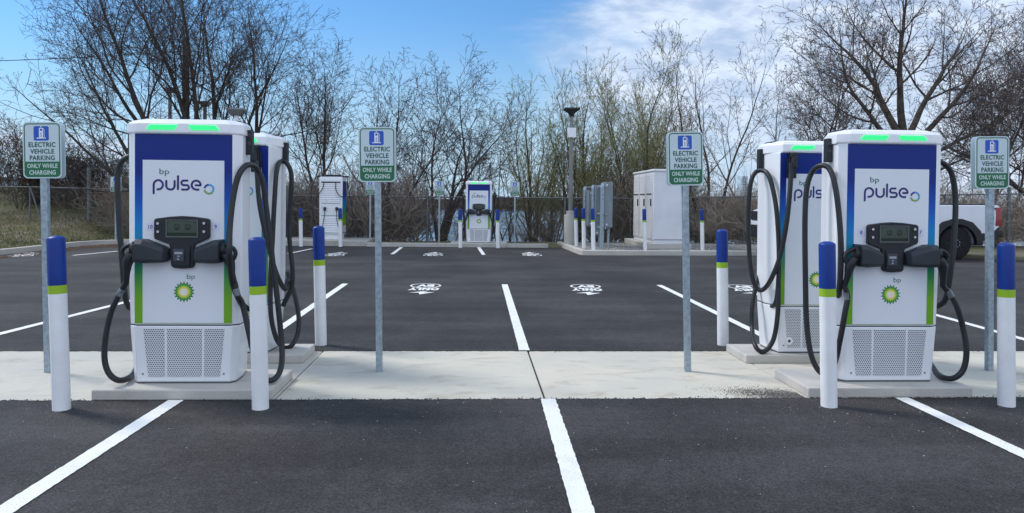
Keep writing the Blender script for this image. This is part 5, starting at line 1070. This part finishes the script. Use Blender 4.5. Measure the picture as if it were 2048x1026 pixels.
# ------------------------------------------------------------------ chain-link fence
def fence(name, pts, label, posts, mesh=True, rail=True):
    """pts: (x, y, base z, top z)"""
    t = empty(name, (pts[0][0], pts[0][1], 0), 0, label, 'fence'); o0 = Vector((pts[0][0], pts[0][1], 0))
    P = [Vector(p[:2]+(0,))-o0 for p in pts]
    if rail:
        m_ = MB(); m_.tube([(a.x, a.y, p[3]) for a, p in zip(P, pts)], [.024]*len(P), 8); m_.build('top_rail', M['galvd'], t)
    m_ = MB(); s = .085; r = .0020; dz_prev = 0
    for a, b, pa, pb in zip(P[:-1], P[1:], pts[:-1], pts[1:]):
        d = b-a; L = d.length; d = d/L; nn_ = Vector((-d.y, d.x, 0)); Hh = (pa[3]-pa[2]+pb[3]-pb[2])/2
        k = int(L/s)
        for i in range(-int(Hh/s), k):
            for sg_ in (1, -1):
                u0, u1 = i*s, i*s+Hh
                z0, z1 = (0, Hh) if sg_ > 0 else (Hh, 0)
                c0, c1 = max(0, u0), min(L, u1)
                if c1-c0 < .01: continue
                f = lambda u: z0+(z1-z0)*(u-u0)/Hh
                def pt(u): q = a+d*u; g0 = pa[2]+(pb[2]-pa[2])*u/L; sc = ((pa[3]-pa[2])*(1-u/L)+(pb[3]-pb[2])*u/L)/Hh; return Vector((q.x, q.y, g0+f(u)*sc))
                A_, B_ = pt(c0), pt(c1); dd = (B_-A_).normalized(); w1 = dd.cross(nn_)*r
                m_.add([A_-w1, A_+w1-nn_*r, A_+nn_*r*1.5, B_-w1, B_+w1-nn_*r, B_+nn_*r*1.5], [(0, 1, 4, 3), (1, 2, 5, 4), (2, 0, 3, 5)])
    o = m_.v; me = np_mesh('chain_link', np.array([tuple(v) for v in m_.v]), np.array(m_.f), [M['galvd']], t)
    for (x, y, z0, z1, r_, lean) in posts:
        m_ = MB(); m_.cyl((x-o0.x, y-o0.y, z0-.3), (x-o0.x, y-o0.y, z1), r_, r_, 10)
        if lean: m_.cyl((x-o0.x, y-o0.y, z1-.02), (x-o0.x+lean, y-o0.y, z1+.28), .018, .015, 6)
        m_.build('post', M['galvd'], t)
FZ = lambda px_, py_, Y_: at(px_, py_, Y_).z
def fp(px_, py_, Y_, base=None): q = at(px_, py_, Y_); return (q.x, Y_, ground_z(q.x, Y_) if base is None else base, q.z)
A = [fp(-120, 372, 27.5), fp(60, 374, 28), fp(178, 377, 28.5), fp(330, 381, 27), fp(478, 387, 25.9, .02), fp(576, 391, 25.4, .02), fp(740, 393, 25.4, .02), fp(855, 394, 25.4, .02), fp(985, 395, 25.4, .02), fp(1130, 396, 25.4, .02), fp(1262, 397, 25.4, .02), fp(1400, 395, 25.2, .02), fp(1489, 393, 25.0, .02), fp(1700, 392, 25, .02), fp(1890, 390, 24.6, .02), fp(2018, 388, 24.4, .02), fp(2200, 386, 24.2, .02)]
posts = [(a[0], a[1], a[2], a[3]+.03, .032, 0) for a in A]
q = A[2]; posts[2] = (q[0], q[1], q[2], FZ(178, 335, 28.5), .07, 0)
q = A[4]; posts[5] = (*A[5][:3], A[5][3]+.03, .032, .10); posts[7] = (*A[7][:3], A[7][3]+.28, .035, 0); posts[12] = (*A[12][:3], A[12][3]+.03, .034, .10); q = A[15]; posts[15] = (*q[:3], FZ(2018, 374, 24.4), .05, 0)
fence('chain_link_fence', A, 'long chain-link fence with thin steel posts and top rail between the lot and the trees', posts)
# leaning brace on the left
q0, q1 = fp(84, 470, 27.9), fp(62, 374, 28.0); m_ = MB(); m_.cyl((q0[0], q0[1], ground_z(q0[0], q0[1])-.05), (q1[0], q1[1]-.05, q1[3]), .028, .028, 8); tag(m_.build('fence_brace', M['galvd']), 'leaning steel pole propped against the left end of the fence', 'steel pole')
# barbed-free overhead line on a timber pole hidden among the stems
pp = at(372, 78, 27.5); t = empty('utility_pole', (pp.x, 27.5, .1), 0, 'straight weathered timber pole standing among the stems of the tallest left tree', 'utility pole')
m_ = MB(); m_.tube([(0, 0, -.3), (0, 0, pp.z-.1)], [.16, .11], 12); m_.build('pole', M['wood'], t)
m_ = MB(); w0 = at(372, 102, 27.5); w1 = at(-500, 126, 30); P = [w0.lerp(w1, i/24)-Vector((0, 0, .5*4*(i/24)*(1-i/24)*.35)) for i in range(25)]; m_.tube([tuple(p-Vector((pp.x, 27.5, .1))) for p in P], [.014]*25, 5); m_.build('overhead_wire', M['black'], t)
m_ = MB(); q = at(2, 356, 38); m_.box(-1.7, .32, 0, 1.6, 0, 1.9); m_.box(-1.8, .42, -.1, 1.7, 1.9, 2.0); o = m_.build('storage_container', M['box'], bevel=.02); o.location = (q.x, 38, q.z-1.95); tag(o, 'dark grey metal container on the bank at the left edge', 'container')
# tall blue-grey tower block far away on the right
q = at(1490, 352, 420); t = empty('tower_block', (q.x, 420, -3), 0, 'faint pale blue tower block far beyond the trees on the right', 'building')
m_ = MB(); Hh = q.z+3; m_.box(-1.6, 1.6, 0, 8, 0, Hh); M['tower'] = mat('tower_glass', (.42, .52, .62), .3, var=.1, vs=.3); m_.build('wall', M['tower'], t)
m_ = MB()
for k in range(int(Hh/1.6)): m_.box(-1.4, 1.4, -.15, .0, .6+k*1.6, 1.1+k*1.6)
m_.build('window_band', M['box'], t)
